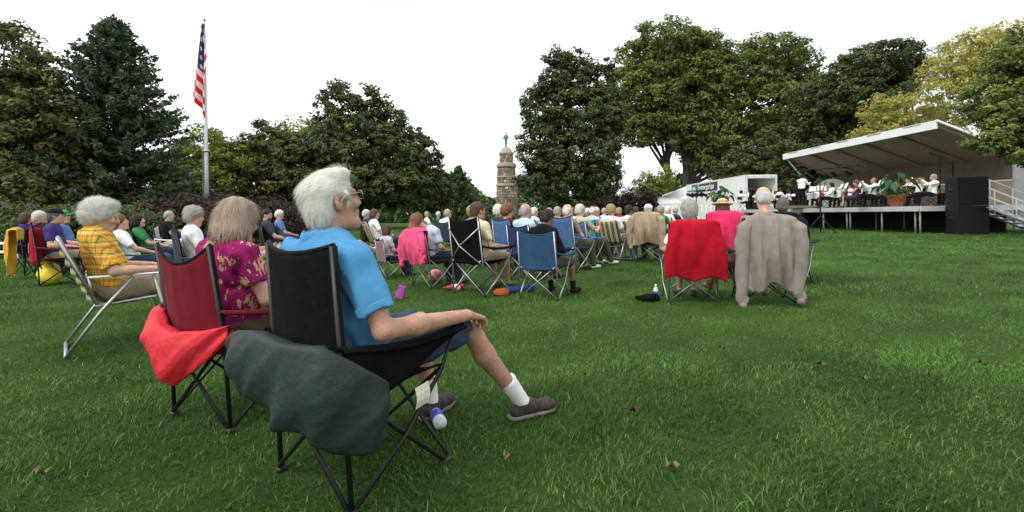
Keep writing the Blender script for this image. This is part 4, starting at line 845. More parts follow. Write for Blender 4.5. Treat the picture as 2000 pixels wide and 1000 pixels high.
# ------------------------------------------------------------------ covered stage
ALU = mat('stage_metal', (.52, .54, .54), .45, .12, 3, metal=.3); WHT = mat('white_panel', (.74, .75, .74), .55, .06, 2, spec=.3)
GREY = mat('grey_panel', (.19, .16, .13), .7, .15, 2); DKW = mat('dark_gap', (.025, .022, .02), .9); TAN = mat('stage_deck', (.45, .40, .31), .7, .15, 4)
BLK = mat('black_paint', (.006, .006, .0065), .7, .3, 30, .2)
ZP = 1.22
def stage():
    t = thing('covered_stage', 'open-fronted mobile stage with sloping white canopy roof', 'stage', (0, 0, 0)); g = .15
    X0, X1, Y0, Y1 = 15.6, 20.2, 18.3, 37.5
    for i in range(6):
        a, b = Y0 + (Y1 - Y0) * i / 6, Y0 + (Y1 - Y0) * (i + 1) / 6
        MB().box(((X0 + X1) / 2, (a + b) / 2, ZP - .05), (X1 - X0 - .02, b - a - .02, .09), bev=.01).build('deck_panel', TAN, t)
        MB().box((X0 - .03, (a + b) / 2, ZP - .10), (.05, b - a - .015, .20), bev=.006).build('edge_rail', ALU, t)
    MB().box(((X0 + X1) / 2, Y0 - .03, ZP - .10), (X1 - X0, .05, .20), bev=.006).build('edge_rail', ALU, t)
    LG = mat('leg_steel', (.26, .24, .18), .6, .2, 10)
    for i, yy in enumerate(np.linspace(Y0 + .1, Y1 - .1, 11)):
        for j, xx in enumerate((X0 + .1, X0 + 1.3, X0 + 2.6)):
            if j and i % 2: continue
            for e in ((0, .22) if i % 2 == 0 and j == 0 else (0,)): MB().tube([(xx, yy + e, g - .02), (xx, yy + e, ZP - .14)], .035, 7).build('leg', LG, t, True)
    MB().box((X0 + 3.3, (Y0 + Y1) / 2, .62), (.04, Y1 - Y0, .95)).build('back_skirt', DKW, t)
    XR, XB, YA, YB, ZF, ZB = 16.9, 20.0, 19.0, 29.6, 4.5, 3.25
    def roof(u, v_, dz=0): return (XR + (XB - XR) * u, YA + (YB - YA) * v_, ZF + (ZB - ZF) * u + dz)
    MB().grid(lambda u, v_: roof(u, v_), 2, 2).build('roof', GREY, t, False, .05)
    MB().grid(lambda u, v_: roof(u * 1.04 - .02, v_ * 1.02 - .01, .06), 2, 2).build('roof_skin', WHT, t, False, .03)
    MB().box((XR - .03, (YA + YB) / 2, ZF - .05), (.09, YB - YA + .1, .34), bev=.01).build('fascia', WHT, t)
    for v_ in np.linspace(0, 1, 6):
        MB().tube([np.array(roof(.02, v_)) - (0, 0, .10), np.array(roof(.98, v_)) - (0, 0, .07)], .06, 4).build('rafter', GREY, t)
    for v_ in np.linspace(.1, .9, 5): MB().box((XR - .06, YA + (YB - YA) * v_, ZF + .10), (.08, .9, .05), bev=.01).build('roof_clip', ALU, t)
    MB().tube([roof(0, 0, .1), roof(1, 0, .1)], .07, 5).build('verge', WHT, t); MB().tube([roof(0, 1, .02), roof(1, 1, .02)], .06, 5).build('verge', WHT, t)
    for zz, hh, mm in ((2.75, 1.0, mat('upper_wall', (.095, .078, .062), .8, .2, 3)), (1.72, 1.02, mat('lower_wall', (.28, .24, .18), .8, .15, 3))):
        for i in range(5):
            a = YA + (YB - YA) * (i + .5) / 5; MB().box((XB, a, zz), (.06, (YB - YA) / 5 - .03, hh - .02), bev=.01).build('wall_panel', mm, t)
    for yy in (YA - .02, YB + .02): MB().box((XB + .35, yy, 1.75), (.9, .08, 3.0), bev=.02).build('end_wall', mat('end_panel', (.30, .31, .31), .6, .2, 3) if yy < 20 else GREY, t)
    MB().box((XB + 1.15, (YA + YB) / 2, 1.9), (.08, YB - YA, 2.9)).build('trailer_side', WHT, t)
    MB().tube([(XR + .1, YB - .05, ZF - .15), (XB - .5, YB - .03, 1.4)], .05, 6).build('strut', ALU, t, True)
    # stairs with rails on the right-hand end
    r_ = thing('stage_stairs', 'metal stairs with pale rails at the right end of stage', 'stairs', (0, 0, 0))
    pa, pb = np.array((17.25, 17.3, ZP - .02)), np.array((19.1, 16.7, .18)); dr = (pb - pa); sd = np.array((.28, .86, 0)) * 1.1
    for i in range(7):
        q = pa + dr * (i + .5) / 7; M_ = Matrix.Rotation(math.atan2(dr[1], dr[0]), 3, 'Z'); MB().box(q + sd / 2, (.30, 1.1, .04), M_, .006).build('tread', ALU, r_)
    for o_ in (np.zeros(3), sd):
        MB().tube([pa + o_ - (0, 0, .05), pb + o_ - (0, 0, .05)], .06, 6).build('stringer', ALU, r_, True)
        for hh in (.30, .62, .95): MB().tube([pa + o_ + (0, 0, hh), pb + o_ + (0, 0, hh)], .017, 6).build('rail', WHT, r_, True)
        for q in (0.02, .35, .68, 1): MB().tube([pa + dr * q + o_ + (0, 0, -.1), pa + dr * q + o_ + (0, 0, .97)], .019, 6).build('post', WHT, r_, True)
stage()
for i, (zb, lb) in enumerate(((.15, 'lower black loudspeaker cabinet of the stack beside the ramp'), (1.22, 'upper black loudspeaker cabinet of the stack beside the ramp'))):
    p = at(1891, 458, 17.7); s = thing('loudspeaker', lb, 'loudspeaker', (p.x + .05, 17.8, zb + .005), 8, 'stacked loudspeaker cabinets')
    MB().box((0, 0, .53), (1.04, .62, 1.06), bev=.02).build('cabinet', BLK, s)
    MB().box((0, -.32, .53), (.95, .02, .96), bev=.006).build('grille', mat('grille', (.006, .0055, .0055), .8, .5, 120, .8), s)
    for e in (-1, 1): MB().box((e * .527, 0, .6), (.02, .22, .12), bev=.006).build('handle', mat('plastic_black', (.02, .02, .02), .5), s)
def lamp_stand(lb, x, y, h, wdt, n, yaw, z0=None):
    z0 = float(terrain(x, y)) if z0 is None else z0
    t = thing('light_stand', lb, 'light stand', (x, y, z0), yaw, 'stage light stands'); MB().tube([(0, 0, .1), (0, 0, h)], .026, 7).build('pole', BLK, t, True)
    for a in (0, 2.09, 4.19): MB().tube([(0, 0, .75), (.62 * math.cos(a), .62 * math.sin(a), .01)], .02, 6).build('leg', BLK, t, True)
    MB().tube([(-wdt, 0, h), (wdt, 0, h)], .03, 6).build('crossbar', BLK, t, True)
    for i in range(n):
        xx = -wdt + .15 + i * (2 * wdt - .3) / max(1, n - 1); c = MB(); P = np.array((xx, .0, h - .22)); d = np.array((.1 * (-1) ** i, .9, -.3)); d /= np.linalg.norm(d)
        c.tube([P - d * .2, P - d * .15, P + d * .18, P + d * .24], [.04, .075, .085, .10], 10); o = c.build('lamp', BLK, t, True); MB().tube([(xx, 0, h), tuple(P)], .015, 5).build('yoke', BLK, o, True)
lamp_stand('black light stand with long crossbar in front of the stage', gx(1603, 20.5), 20.5, 2.75, 1.25, 5, 62)
lamp_stand('black light stand with lamp cluster before the white tent', gx(1361, 27), 27, 2.25, .75, 4, 75)
lamp_stand('distant black light stand left of the tent opening', gx(1282, 33), 33, 2.5, .5, 2, 75)

# ------------------------------------------------------------------ box truck and tent
def text(body, size, mat_, parent, M, name='lettering', squeeze=1.0, shear=0.0):
    cu = bpy.data.curves.new('txt', 'FONT'); cu.body = body; cu.size = size; cu.extrude = .004; cu.shear = shear; cu.offset = size * .012
    o = bpy.data.objects.new('txt', cu); COL.objects.link(o); dg = bpy.context.evaluated_depsgraph_get(); me = bpy.data.meshes.new_from_object(o.evaluated_get(dg))
    bpy.data.objects.remove(o); me.materials.clear(); me.materials.append(mat_); q = link(bpy.data.objects.new(name, me), parent); me.name = name
    q.matrix_local = M @ Matrix.Diagonal((squeeze, 1, 1, 1)); return q
def truck():
    x0, x1, y0, y1, zb, zt = 18.1, 20.5, 37.0, 49.5, 1.0, 3.72; g = .15
    t = thing('box_truck', 'white box truck with open rear door parked beside the stage', 'truck', (0, 0, g)); cx = (x0 + x1) / 2
    MB().box((x0 + .03, (y0 + y1) / 2, (zb + zt) / 2), (.06, y1 - y0, zt - zb)).build('side_panel', WHT, t); MB().box((x1 - .03, (y0 + y1) / 2, (zb + zt) / 2), (.06, y1 - y0, zt - zb)).build('side_panel', WHT, t)
    MB().box((cx, (y0 + y1) / 2, zt + .03), (x1 - x0 + .04, y1 - y0 + .02, .06), bev=.02).build('box_roof', WHT, t); MB().box((cx, (y0 + y1) / 2, zb - .06), (x1 - x0, y1 - y0, .10)).build('box_floor', GREY, t); MB().box((cx, y1 + .03, (zb + zt) / 2), (x1 - x0, .06, zt - zb)).build('front_wall', WHT, t)
    for xx in (x0 + .06, x1 - .06): MB().box((xx, y0 - .05, (zb + zt) / 2), (.14, .09, zt - zb + .1), bev=.015).build('door_post', ALU, t)
    MB().box((cx, y0 - .05, zt - .10), (x1 - x0 - .28, .08, .24), bev=.015).build('door_header', ALU, t); MB().box((cx, y0 - .10, zb - .22), (x1 - x0, .2, .16), bev=.02).build('rear_bumper', GREY, t)
    MB().box((cx, y0 + 2.6, zt - .9), (x1 - x0 - .2, .05, .05)).build('load_bar', ALU, t)
    for i in range(6): MB().box((x0 + .5 + .3 * i, y0 + 2.3 + .2 * (i % 2), 1.5 + .25 * (i % 3)), (.28, .5, 1.0 + .4 * (i % 2)), bev=.03).build('cargo', mat('cargo', (.05, .05, .055), .7, .5, 3), t)
    for xx in (x0 + .18, x1 - .18):
        for yy in (y0 + 2.6, y1 + 1.6):
            w_ = MB(); w_.tube([(xx - .14, yy, .48), (xx - .13, yy, .48), (xx + .13, yy, .48), (xx + .14, yy, .48)], [.36, .48, .48, .36], 20); wo = w_.build('wheel', mat('tyre', (.02, .02, .02), .8), t, True); MB().tube([(xx - .16, yy, .48), (xx + .16, yy, .48)], .22, 14).build('rim', ALU, wo, True)
    MB().box((cx, y1 + 1.3, 1.7), (2.1, 2.2, 1.9), bev=.25).build('cab', WHT, t); MB().box((cx, y1 + 2.36, 2.15), (1.8, .06, .7), bev=.03).build('windscreen', mat('glass_dark', (.03, .04, .05), .1, .1, spec=.6), t)
    GR = mat('sign_green', (.012, .20, .12), .5, .05); BK = mat('sign_black', (.018, .03, .03), .5, .05); LW = mat('sign_white', (.8, .8, .8), .5, .03)
    # side sign faces -X; reading direction runs from far (+Y) to near (-Y)
    fr = lambda yy, zz, e: Matrix(((0, 0, -1, x0 - e), (-1, 0, 0, yy), (0, 1, 0, zz), (0, 0, 0, 1)))
    MB().box((x0 - .012, 47.35, 3.16), (.02, 1.35, 1.0)).build('sign_panel', GR, t); MB().box((x0 - .012, 44.35, 3.26), (.02, 4.6, .76)).build('sign_panel', BK, t)
    text('e', 1.45, LW, t, fr(47.85, 2.77, .026), squeeze=1.25); text('Enterprise', .80, LW, t, fr(46.5, 3.04, .026), squeeze=1.13)
    text('rent-a-car', .36, BK, t, fr(44.3, 2.52, .006), squeeze=1.4); text('Truck', .5, GR, t, fr(42.2, 2.18, .006), squeeze=1.3, shear=.3); MB().box((x0 - .006, 45.6, 2.60), (.008, 3.0, .03)).build('sign_line', GR, t)
truck()
def tent():
    t = thing('marquee_tent', 'white peaked marquee tent beside the box truck', 'tent', (0, 0, .1)); TW = mat('tent_vinyl', (.78, .78, .77), .6, .05, 2, trans=.2)
    X0, X1, Y0, Y1, ze = 13.9, 26.5, 53.5, 61.0, 2.05; px_, py_, zp = 20.9, 57.0, 4.15; S_ = 11
    cor = [(X0, Y0), (X1, Y0), (X1, Y1), (X0, Y1)]
    for i in range(4):
        a, b = np.array(cor[i]), np.array(cor[(i + 1) % 4])
        def fn(u, v_):
            e = a + (b - a) * u; p_ = e + (np.array((px_, py_)) - e) * v_; z = ze + (zp - ze) * (.55 * v_ + .45 * v_ ** 2.2); return (p_[0], p_[1], z - .05 * math.sin(math.pi * u) * (1 - v_))
        MB().grid(fn, S_, S_).build('roof_panel', TW, t, True)
        MB().grid(lambda u, v_: (a[0] + (b[0] - a[0]) * u, a[1] + (b[1] - a[1]) * u, ze - .05 * math.sin(math.pi * u) + .003 - .22 * v_ - .03 * v_ * abs(math.sin(u * 40))), 41, 2).build('valance', TW, t)
        MB().tube([(a[0], a[1], -.1), (a[0], a[1], ze)], .04, 7).build('pole', ALU, t, True)
    for (a, b, c, d) in ((X0 + 2.4, Y0 + .04, X1, Y0 + .04), (X1 - .04, Y0, X1 - .04, Y1), (X0, Y1 - .04, X1, Y1 - .04)):
        MB().grid(lambda u, v_: (a + (c - a) * u + (.04 * math.sin(u * 46) if a == c else 0), b + (d - b) * u + (.04 * math.sin(u * 46) if b == d else 0), ze - .06 - v_ * (ze - .05)), 90, 2).build('side_wall', TW, t, True)
    MB().tube([(px_, py_, -.1), (px_, py_, zp + .12)], .05, 7).build('centre_pole', ALU, t, True)
    for cx_, cy_ in cor: MB().tube([(cx_, cy_, ze), (cx_ + (1.2 if cx_ > 13 else -1.2), cy_ + (1 if cy_ > 38 else -1), 0)], .012, 4).build('guy_rope', mat('rope', (.5, .5, .48), .9), t, True)
tent()
cw = thing('canvas_screen', 'low white canvas screen in front of the truck', 'canvas screen', (0, 0, .12)); TW = _M['tent_vinyl']
for i in range(5):
    xa, xb = 10.75 + i * .98, 10.75 + (i + 1) * .98 - .012
    MB().grid(lambda u, v_: (xa + (xb - xa) * u, 34.5 + .035 * math.sin(u * 19 + i) * (1 - .4 * v_), -.05 + v_ * (1.58 - .02 * math.sin(math.pi * u))), 25, 3).build('canvas_panel', TW, cw, True)
    MB().tube([(xa, 34.52, -.1), (xa, 34.52, 1.56)], .025, 6).build('pole', ALU, cw, True)
# white rail fence glimpsed through the hedge at far left
fp = at(12, 485, 13.4); fo = thing('white_fence', 'short white rail fence glimpsed at the left edge', 'fence', (fp.x, 13.4, float(terrain(fp.x, 13.4))))
for xx in (-.9, -.45, 0, .28): MB().box((xx, 0, .25), (.07, .07, .50), bev=.01).build('post', WHT, fo)
for zz in (.22, .46): MB().box((-.35, -.05, zz), (1.35, .03, .07), bev=.006).build('rail', WHT, fo)
# ------------------------------------------------------------------ audience: named cloths
C_ = lambda n, r_, g, b: cloth(n, (r_, g, b))
POLO = C_('sky_polo', .062, .225, .41); DENIM = mat('denim', (.036, .056, .095), .9, .3, 40, .3, 300, spec=.15); KHAKI = C_('khaki', .26, .21, .145); WHITE = C_('white', .80, .80, .79); BLACKC = C_('black', .007, .007, .008)
PURPLE = C_('purple', .055, .03, .14); BLUE_SH = C_('blue_shirt', .09, .17, .34); CREAM = C_('cream', .58, .50, .34); YELLOW = C_('ochre', .55, .30, .035); YBAG = mat('yellow_bag', (.62, .48, .02), .45, .15, 10, .4, 40)
RED1 = C_('red_chair', .125, .005, .010); RED2 = C_('red_nylon', .62, .025, .04); REDC = C_('red_coat', .34, .005, .014); PINK = C_('pink', .62, .07, .17); MAGJ = C_('magenta_coat', .60, .03, .11); TANJ = C_('tan_coat', .30, .23, .15); GREYJ = C_('grey_coat', .22, .19, .165)
GREENN = C_('green_nylon', .022, .040, .036); BLKN = mat('black_nylon', (.0045, .0055, .006), .9, .35, 30, .35, 170, spec=.08); BLUN = C_('blue_nylon', .022, .066, .135); ROYAL = C_('royal_nylon', .055, .115, .24); NAVY = C_('navy', .03, .035, .06); DGREEN = C_('bottle_green', .015, .05, .025); GREYPK = C_('grey_pink', .20, .13, .14); OLIVE = C_('olive', .075, .075, .04); MAROON = C_('maroon', .10, .008, .02); TEAL = C_('teal', .03, .22, .24); BROWNC = C_('brown_cloth', .10, .06, .04); PALEB = C_('pale_blue', .42, .52, .62); GRN = C_('green_shirt', .03, .17, .06)
SNEAK = mat('sneaker_white', (.60, .60, .58), .6, .15, 30); BSHOE = mat('brown_trainer', (.032, .025, .021), .7, .85, 55, .3); SOCK = C_('sock', .66, .66, .62)
def patterned(name, kind):
    m = bpy.data.materials.new(name); m.use_nodes = True; n = m.node_tree; k = n.links.new; p = n.nodes['Principled BSDF']; p.inputs['Roughness'].default_value = .9; p.inputs['Specular IOR Level'].default_value = .15
    tc = n.nodes.new('ShaderNodeTexCoord'); se = n.nodes.new('ShaderNodeSeparateXYZ'); k(tc.outputs['Object'], se.inputs[0])
    def mth(op, a, b=None):
        q = n.nodes.new('ShaderNodeMath'); q.operation = op
        for i_, s_ in enumerate((a, b)):
            if s_ is None: continue
            if isinstance(s_, (int, float)): q.inputs[i_].default_value = s_
            else: k(s_, q.inputs[i_])
        return q.outputs[0]
    def mix(fac, a, b):
        q = n.nodes.new('ShaderNodeMix'); q.data_type = 'RGBA'
        k(fac, q.inputs['Factor']) if not isinstance(fac, float) else setattr(q.inputs['Factor'], 'default_value', fac)
        for nm, c in (('A', a), ('B', b)):
            if isinstance(c, tuple): q.inputs[nm].default_value = (*c, 1)
            else: k(c, q.inputs[nm])
        return q.outputs['Result']
    X, Y, Z = se.outputs
    band = lambda src, per, lo, hi, off=0.0: mth('MULTIPLY', mth('GREATER_THAN', mth('FRACT', mth('ADD', mth('DIVIDE', src, per), off)), lo), mth('LESS_THAN', mth('FRACT', mth('ADD', mth('DIVIDE', src, per), off)), hi))
    if kind == 'plaid':
        h = mth('ADD', X, mth('MULTIPLY', Y, .85)); c = (.62, .36, .04)
        c = mix(mth('MULTIPLY', band(h, .085, .0, .16), .75), c, (.42, .10, .05)); c = mix(mth('MULTIPLY', band(Z, .095, .0, .16), .5), c, (.42, .10, .05))
        c = mix(mth('MULTIPLY', band(h, .085, .5, .60), .75), c, (.05, .16, .07)); c = mix(mth('MULTIPLY', band(Z, .095, .5, .60), .65), c, (.05, .16, .07)); c = mix(mth('MULTIPLY', band(Z, .095, .28, .38), .5), c, (.75, .6, .25))
    elif kind == 'floral':
        v = n.nodes.new('ShaderNodeTexVoronoi'); v.inputs['Scale'].default_value = 9; ns = n.nodes.new('ShaderNodeTexNoise'); ns.inputs['Scale'].default_value = 12
        ad = n.nodes.new('ShaderNodeMix'); ad.data_type = 'RGBA'; ad.inputs['Factor'].default_value = .18; k(tc.outputs['Object'], ad.inputs['A']); k(ns.outputs['Color'], ad.inputs['B']); k(ad.outputs['Result'], v.inputs['Vector'])
        fl = mth('LESS_THAN', v.outputs['Distance'], .34); ln = mth('GREATER_THAN', mth('FRACT', mth('MULTIPLY', v.outputs['Distance'], 9.0)), .45)
        pick = mth('GREATER_THAN', ns.outputs[0], .44)
        c = mix(mth('MULTIPLY', fl, pick), (.22, .010, .085), mix(ln, (.30, .17, .09), (.50, .36, .20)))
    elif kind == 'stripe':
        c = mix(band(X, .115, .0, .5), (.42, .34, .20), (.018, .055, .03)); c = mix(mth('MULTIPLY', band(X, .115, .22, .28), 1.0), c, (.5, .45, .3))
    ns2 = n.nodes.new('ShaderNodeTexNoise'); ns2.inputs['Scale'].default_value = 220; bp = n.nodes.new('ShaderNodeBump'); bp.inputs['Strength'].default_value = .25; bp.inputs['Distance'].default_value = .01; k(tc.outputs['Object'], ns2.inputs[0]); k(ns2.outputs[0], bp.inputs['Height']); k(bp.outputs[0], p.inputs['Normal'])
    k(c, p.inputs['Base Color']); return m
PLAID, FLORAL, STRIPE = patterned('plaid_cotton', 'plaid'), patterned('floral_print', 'floral'), patterned('striped_canvas', 'stripe')
def G(x, y): return (x, y, float(terrain(x, y)))
def PX(px, d): return G(gx(px, d), d)

# -- 1 the man in front
L1 = (-.665, 2.07, 0.0); Y1 = 38
camp_chair('large black camp chair nearest the camera under the white-haired man', L1, Y1, BLKN, top=.985, topdip=.035, w=.252, tilt=.055, sides=True)
person('white-haired man in sky-blue polo and denim shorts seated nearest the camera', L1, Y1, v=.0085, hair='swept', hcol='white', top=POLO, bot=DENIM, hem='short', shoe=BSHOE, socks=SOCK, arm='rest', glasses=True, lean=12, girth=1.30, head=(8, 13), skn='tan', group='listeners seated on the lawn',
       over={'KR': (.20, .47, .555), 'AR': (.27, .80, .10), 'OR': n3((.45, 1, 0)), 'KL': (-.13, .45, .53), 'AL': (-.13, .52, .10), 'ER': (.315, -.11, .662), 'WR': (.312, .345, .640), 'DR': [(-.15, 1, -.3), (0, -.3, -1), (-1, -.15, 0)], 'curl': 42})
NYL = lambda n, c: mat('nylon_' + n, c, .62, .18, 9, .55, 26, spec=.35)
drape('dark green nylon cover slung behind the nearest black chair', 'cover', 'nylon_cover', L1, Y1, NYL('green', (.013, .025, .021)), [(-.56, -.28, .52, .47, .01), (-.47, -.34, .565, .425, .025), (-.33, -.37, .62, .40, .04), (-.15, -.38, .65, .37, .045), (.08, -.385, .64, .345, .035), (.22, -.38, .645, .33, .02), (.30, -.36, .655, .30, .055), (.34, -.28, .60, .26, .045), (.355, -.20, .54, .25, .035), (.35, -.12, .48, .27, .015)], 21, crease=.034)
tg = MB(); tg.grid(lambda u, v_: (.31 + .012 * math.sin(v_ * 3), .04 + u * .07, .40 - v_ * .085 + .012 * u), 4, 4); o = tg.build('care_label', mat('paper_label', (.55, .52, .40), .8, .2, 90), None, False, .001); o.location = L1; o.rotation_euler = (0, 0, -R(Y1)); tag(o, 'small printed cream label hanging under the black chair arm', 'label')
# -- 2 woman in magenta, red chair
L2 = (-1.565, 2.74, 0.0); Y2 = 27
camp_chair('red camp chair with black edging next to the black chair', L2, Y2, RED1, top=.955, topdip=.10, w=.24)
person('woman with ash-blonde bob in magenta floral top in red camp chair', (L2[0] + .03, L2[1], 0), Y2 + 4, v=.0105, hair='bob', hcol='ash', top=FLORAL, bot=BROWNC, arm='lap', lean=5, head=(-14, -12), sleeve=.6, collar=False, scale=.955, group='listeners seated on the lawn', over={'H': (.03, -.05, 1.12)})
drape('bright red nylon bag hanging behind the red camp chair', 'bag', 'carry_bag', L2, Y2, NYL('red', (.55, .018, .03)), [(-.32, -.14, .60, .52, .01), (-.32, -.26, .61, .46, .02), (-.22, -.34, .60, .38, .04), (-.08, -.38, .56, .29, .05), (.06, -.39, .53, .25, .055), (.19, -.33, .53, .36, .03), (.28, -.25, .55, .47, .01)], 33, crease=.036)
# -- 3 woman in plaid, webbed chair
L3 = (-3.44, 4.20, 0.0); Y3 = 47
web_chair('aluminium lawn chair with yellow-green webbing under the plaid-shirted woman', L3, Y3, C_('web_yellow', .38, .36, .14), C_('web_tan', .34, .28, .16))
person('white-curled woman in yellow and red plaid shirt and khaki trousers', L3, Y3, v=.011, hair='puff', hcol='silver', top=PLAID, bot=KHAKI, arm='rest', lean=14, head=(8, -14), sleeve=.85, group='listeners seated on the lawn', girth=1.05, seat=.41, over={'WR': (.27, .22, .66), 'ER': (.30, -.06, .66), 'WL': (-.16, .24, .665), 'DR': [(-.3, 1, .1), (0, 0, -1), (-1, -.3, 0)], 'curl': 40, 'H': (0, -.115, 1.115), 'N': (0, -.19, .97)})

# -- listeners farther off: (label, px, depth, options) seated in a chair described by the second tuple
GL = 'listeners seated on the lawn'
def sit(lb, px, d, ch=None, v=.025, yaw=None, dy=0, **kw):
    p = PX(px, d); yw = yaw_to(p[0], p[1]) + dy if yaw is None else yaw; sc_ = kw.get('scale', 1.0)
    if ch:
        kind, clb, *rest = ch
        if kind == 'camp': camp_chair(clb, p, yw, rest[0], rest[1] if len(rest) > 1 else 'black', scale=max(.72, sc_) * (rest[2] if len(rest) > 2 else 1.0), top=rest[3] if len(rest) > 3 else .93, highx=len(rest) > 4)
        elif kind == 'web': web_chair(clb, p, yw, None, None, fabric=rest[0], group='sling lawn chairs', alu=rest[1] if len(rest) > 1 else 'alu')
    g_ = np.random.default_rng(int(px * 7)); hd_ = kw.pop('head', (0, 0)); kw['head'] = (hd_[0] + g_.uniform(-14, 14), hd_[1] + g_.uniform(-7, 7)); kw['lean'] = kw.get('lean', 10) + g_.uniform(-4, 5)
    person(lb, p, yw + g_.uniform(-6, 6), v=max(v, .0025 * d), group=GL, **kw); return p, yw
# left group
p4, y4 = sit('man in black cap and purple shirt in the maroon chair', 122, 8.2, ('camp', 'maroon camp chair at the left with a printed patch bag', MAROON, 'black', 1.05, 1.0), hair='short', hcol='darkgrey', hat=('cap', BLACKC), top=PURPLE, bot=KHAKI, arm='rest', skn='fair')
hung('red bag with a printed patch hung on the maroon chair', 'bag', 'carry_bag', p4, y4, C_('red_bag', .42, .012, .03), lambda f: (f.box((-.13, -.36, .66), (.10, .05, .30), None, .045, .02), f.cap((-.13, -.36, .42), (-.13, -.36, .9), .075)), .016, (.008, 20, (1, 1, .5)))
pt = MB(); pt.box((-.13, -.435, .62), (.12, .006, .15)); o = pt.build('printed_patch', mat('patch', (.16, .30, .22), .7, .9, 22), None); o.location = p4; o.rotation_euler = (0, 0, -R(y4)); tag(o, 'white-edged green printed patch on the hanging red bag', 'patch'); MB().box((-.13, -.432, .62), (.15, .004, .18)).build('patch_border', WHITE, o)
hung('crumpled yellow plastic bag under the maroon chair', 'bag', 'plastic_bag', p4, y4, YBAG, lambda f: (f.ell((-.12, -.20, .17), (.20, .15, .20)), f.ell((.10, -.14, .15), (.16, .14, .16)), f.cap((-.15, -.2, .3), (-.1, -.2, .42), .06)), .016, (.02, 22, (1, 1, 1)), seed=9)
p5, y5 = sit('grey-haired man partly hidden behind the black-capped man', 88, 9.6, ('camp', 'dark camp chair hung with the ochre jacket', BLACKC), hair='short', hcol='silver', top=PURPLE, arm='lap', lean=6)
jacket('ochre jacket hanging off a chair at the far left', 'jacket', PX(58, 9.0), y5, YELLOW, .17, .95, .10, (None, None), 1.25, -.2, .2, seed=3, fold=.06)
sit('brown-haired woman in purple at the far left of the crowd', 66, 10.4, ('camp', 'purple-black camp chair at the far left', C_('plum', .05, .02, .06)), hair='bob', hcol='brown', top=PURPLE, arm='lap', head=(-20, 0))
sit('man in green cap and blue shirt beside the black-capped man', 143, 9.4, ('camp', 'dark camp chair under the green-capped man', NAVY), hair='short', hcol='brown', hat=('cap', C_('green_cap', .02, .32, .12)), top=BLUE_SH, arm='rest', head=(10, 10), lean=16)
# behind the plaid woman
p6, y6 = sit('auburn-haired woman leaning back in the dark green camp chair', 268, 7.6, ('camp', 'dark green camp chair behind the plaid-shirted woman', DGREEN), hair='curly', hcol='auburn', top=WHITE, bot=DENIM, arm='lap', lean=20, head=(10, 12), scale=.93)
hung('black carry bag hung on the dark green camp chair', 'bag', 'carry_bag', p6, y6, BLKN, lambda f: (f.chain([(-.30, -.3, .50), (0, -.36, .46), (.28, -.30, .5)], [.06, .10, .08], .06), f.ell((.05, -.36, .40), (.2, .09, .12))), .016, (.012, 18, (1, 1, 1)))
sit('dark-haired woman beside the auburn-haired woman', 297, 9.2, ('camp', 'green camp chair beside the dark green one', DGREEN), hair='bob', hcol='dark', top=GRN, arm='lap', lean=18, head=(5, 5), scale=.93)
sit('man in black shirt with folded arms before the purple shrubs', 334, 11.6, ('camp', 'pale camp chair before the purple shrubs', WHITE), hair='crop', hcol='grey', top=BLACKC, bot=C_('stone', .55, .54, .5), arm='folded', head=(25, 0), glasses=False, lean=4)
sit('grey-curled woman in white blouse behind the red chair', 396, 6.3, ('camp', 'navy camp chair under the grey-curled woman', NAVY, 'black', 1.0, 1.0), v=.0175, hair='curly', hcol='grey', top=WHITE, bot=KHAKI, arm='lap', head=(10, -6), lean=8, scale=.96)
sit('blonde woman in mustard jacket behind the ash-blonde woman', 484, 5.2, ('camp', 'tan camp chair mostly hidden behind the ash-blonde woman', KHAKI), v=.0175, hair='curly', hcol='blond', top=C_('mustard', .42, .32, .13), sleeve=2, bot=KHAKI, arm='hold', head=(15, -8), lean=12, scale=.95)
sit('bearded man in black vest and blue shirt left of the white head', 540, 10.2, ('camp', 'black camp chair under the bearded man', BLACKC), hair='crop', hcol='dark', beard=True, top=C_('vest', .03, .035, .06), arm='lap', bot=C_('blue_jeans', .10, .15, .3), head=(30, -5), lean=12)
sit('white-haired man in blue beyond the bearded man', 559, 12.6, ('camp', 'navy camp chair beyond the bearded man', NAVY), hair='short', hcol='white', top=BLUE_SH, arm='lap', head=(10, -8))
sit('person in shorts with a bare crossed leg behind the white head', 652, 8.6, ('camp', 'grey camp chair behind the white-haired man', C_('slate', .10, .11, .13)), hair='short', hcol='brown', top=BLUE_SH, bot=C_('grey_shorts', .30, .30, .30), hem='short', leg='cross', shoe=SNEAK, lean=10, dy=18)
# centre left
sit('grey-haired listener in dark jacket right of the crossed leg', 727, 13.5, ('camp', 'black camp chair under the dark-jacketed listener', BLACKC), hair='short', hcol='silver', top=NAVY, sleeve=2, arm='lap')
sit('brown-haired woman in a striped sling chair', 742, 12.2, ('web', 'striped sling lawn chair left of the children', STRIPE), hair='bob', hcol='brown', top=WHITE, arm='lap', head=(25, 0))
sit('child with short ash hair in the small mauve chair', 762, 8.5, ('camp', 'small mauve camp chair left of the pink sweatshirt', GREYPK, 'silver', .95, 1.0), v=.019, hair='bob', hcol='brown', top=C_('lilac', .42, .38, .44), arm='lap', scale=.72, lean=6)
pg, yg = sit('girl with long red hair in front of the pink sweatshirt', 846, 7.4, ('camp', 'small camp chair under the pink sweatshirt', BROWNC, 'silver', 1.06, .86), v=.0175, hair='long', hcol='red', top=PALEB, bot=NAVY, arm='lap', scale=.90, lean=4, over={'H': (-.10, -.24, 1.12)})
jacket('pink hooded sweatshirt draped over the small chair', 'sweatshirt', pg, yg, PINK, .27, .90, .40, (.36, .44), 1.18, -.335, .25, .06, seed=5, scale=1.0)
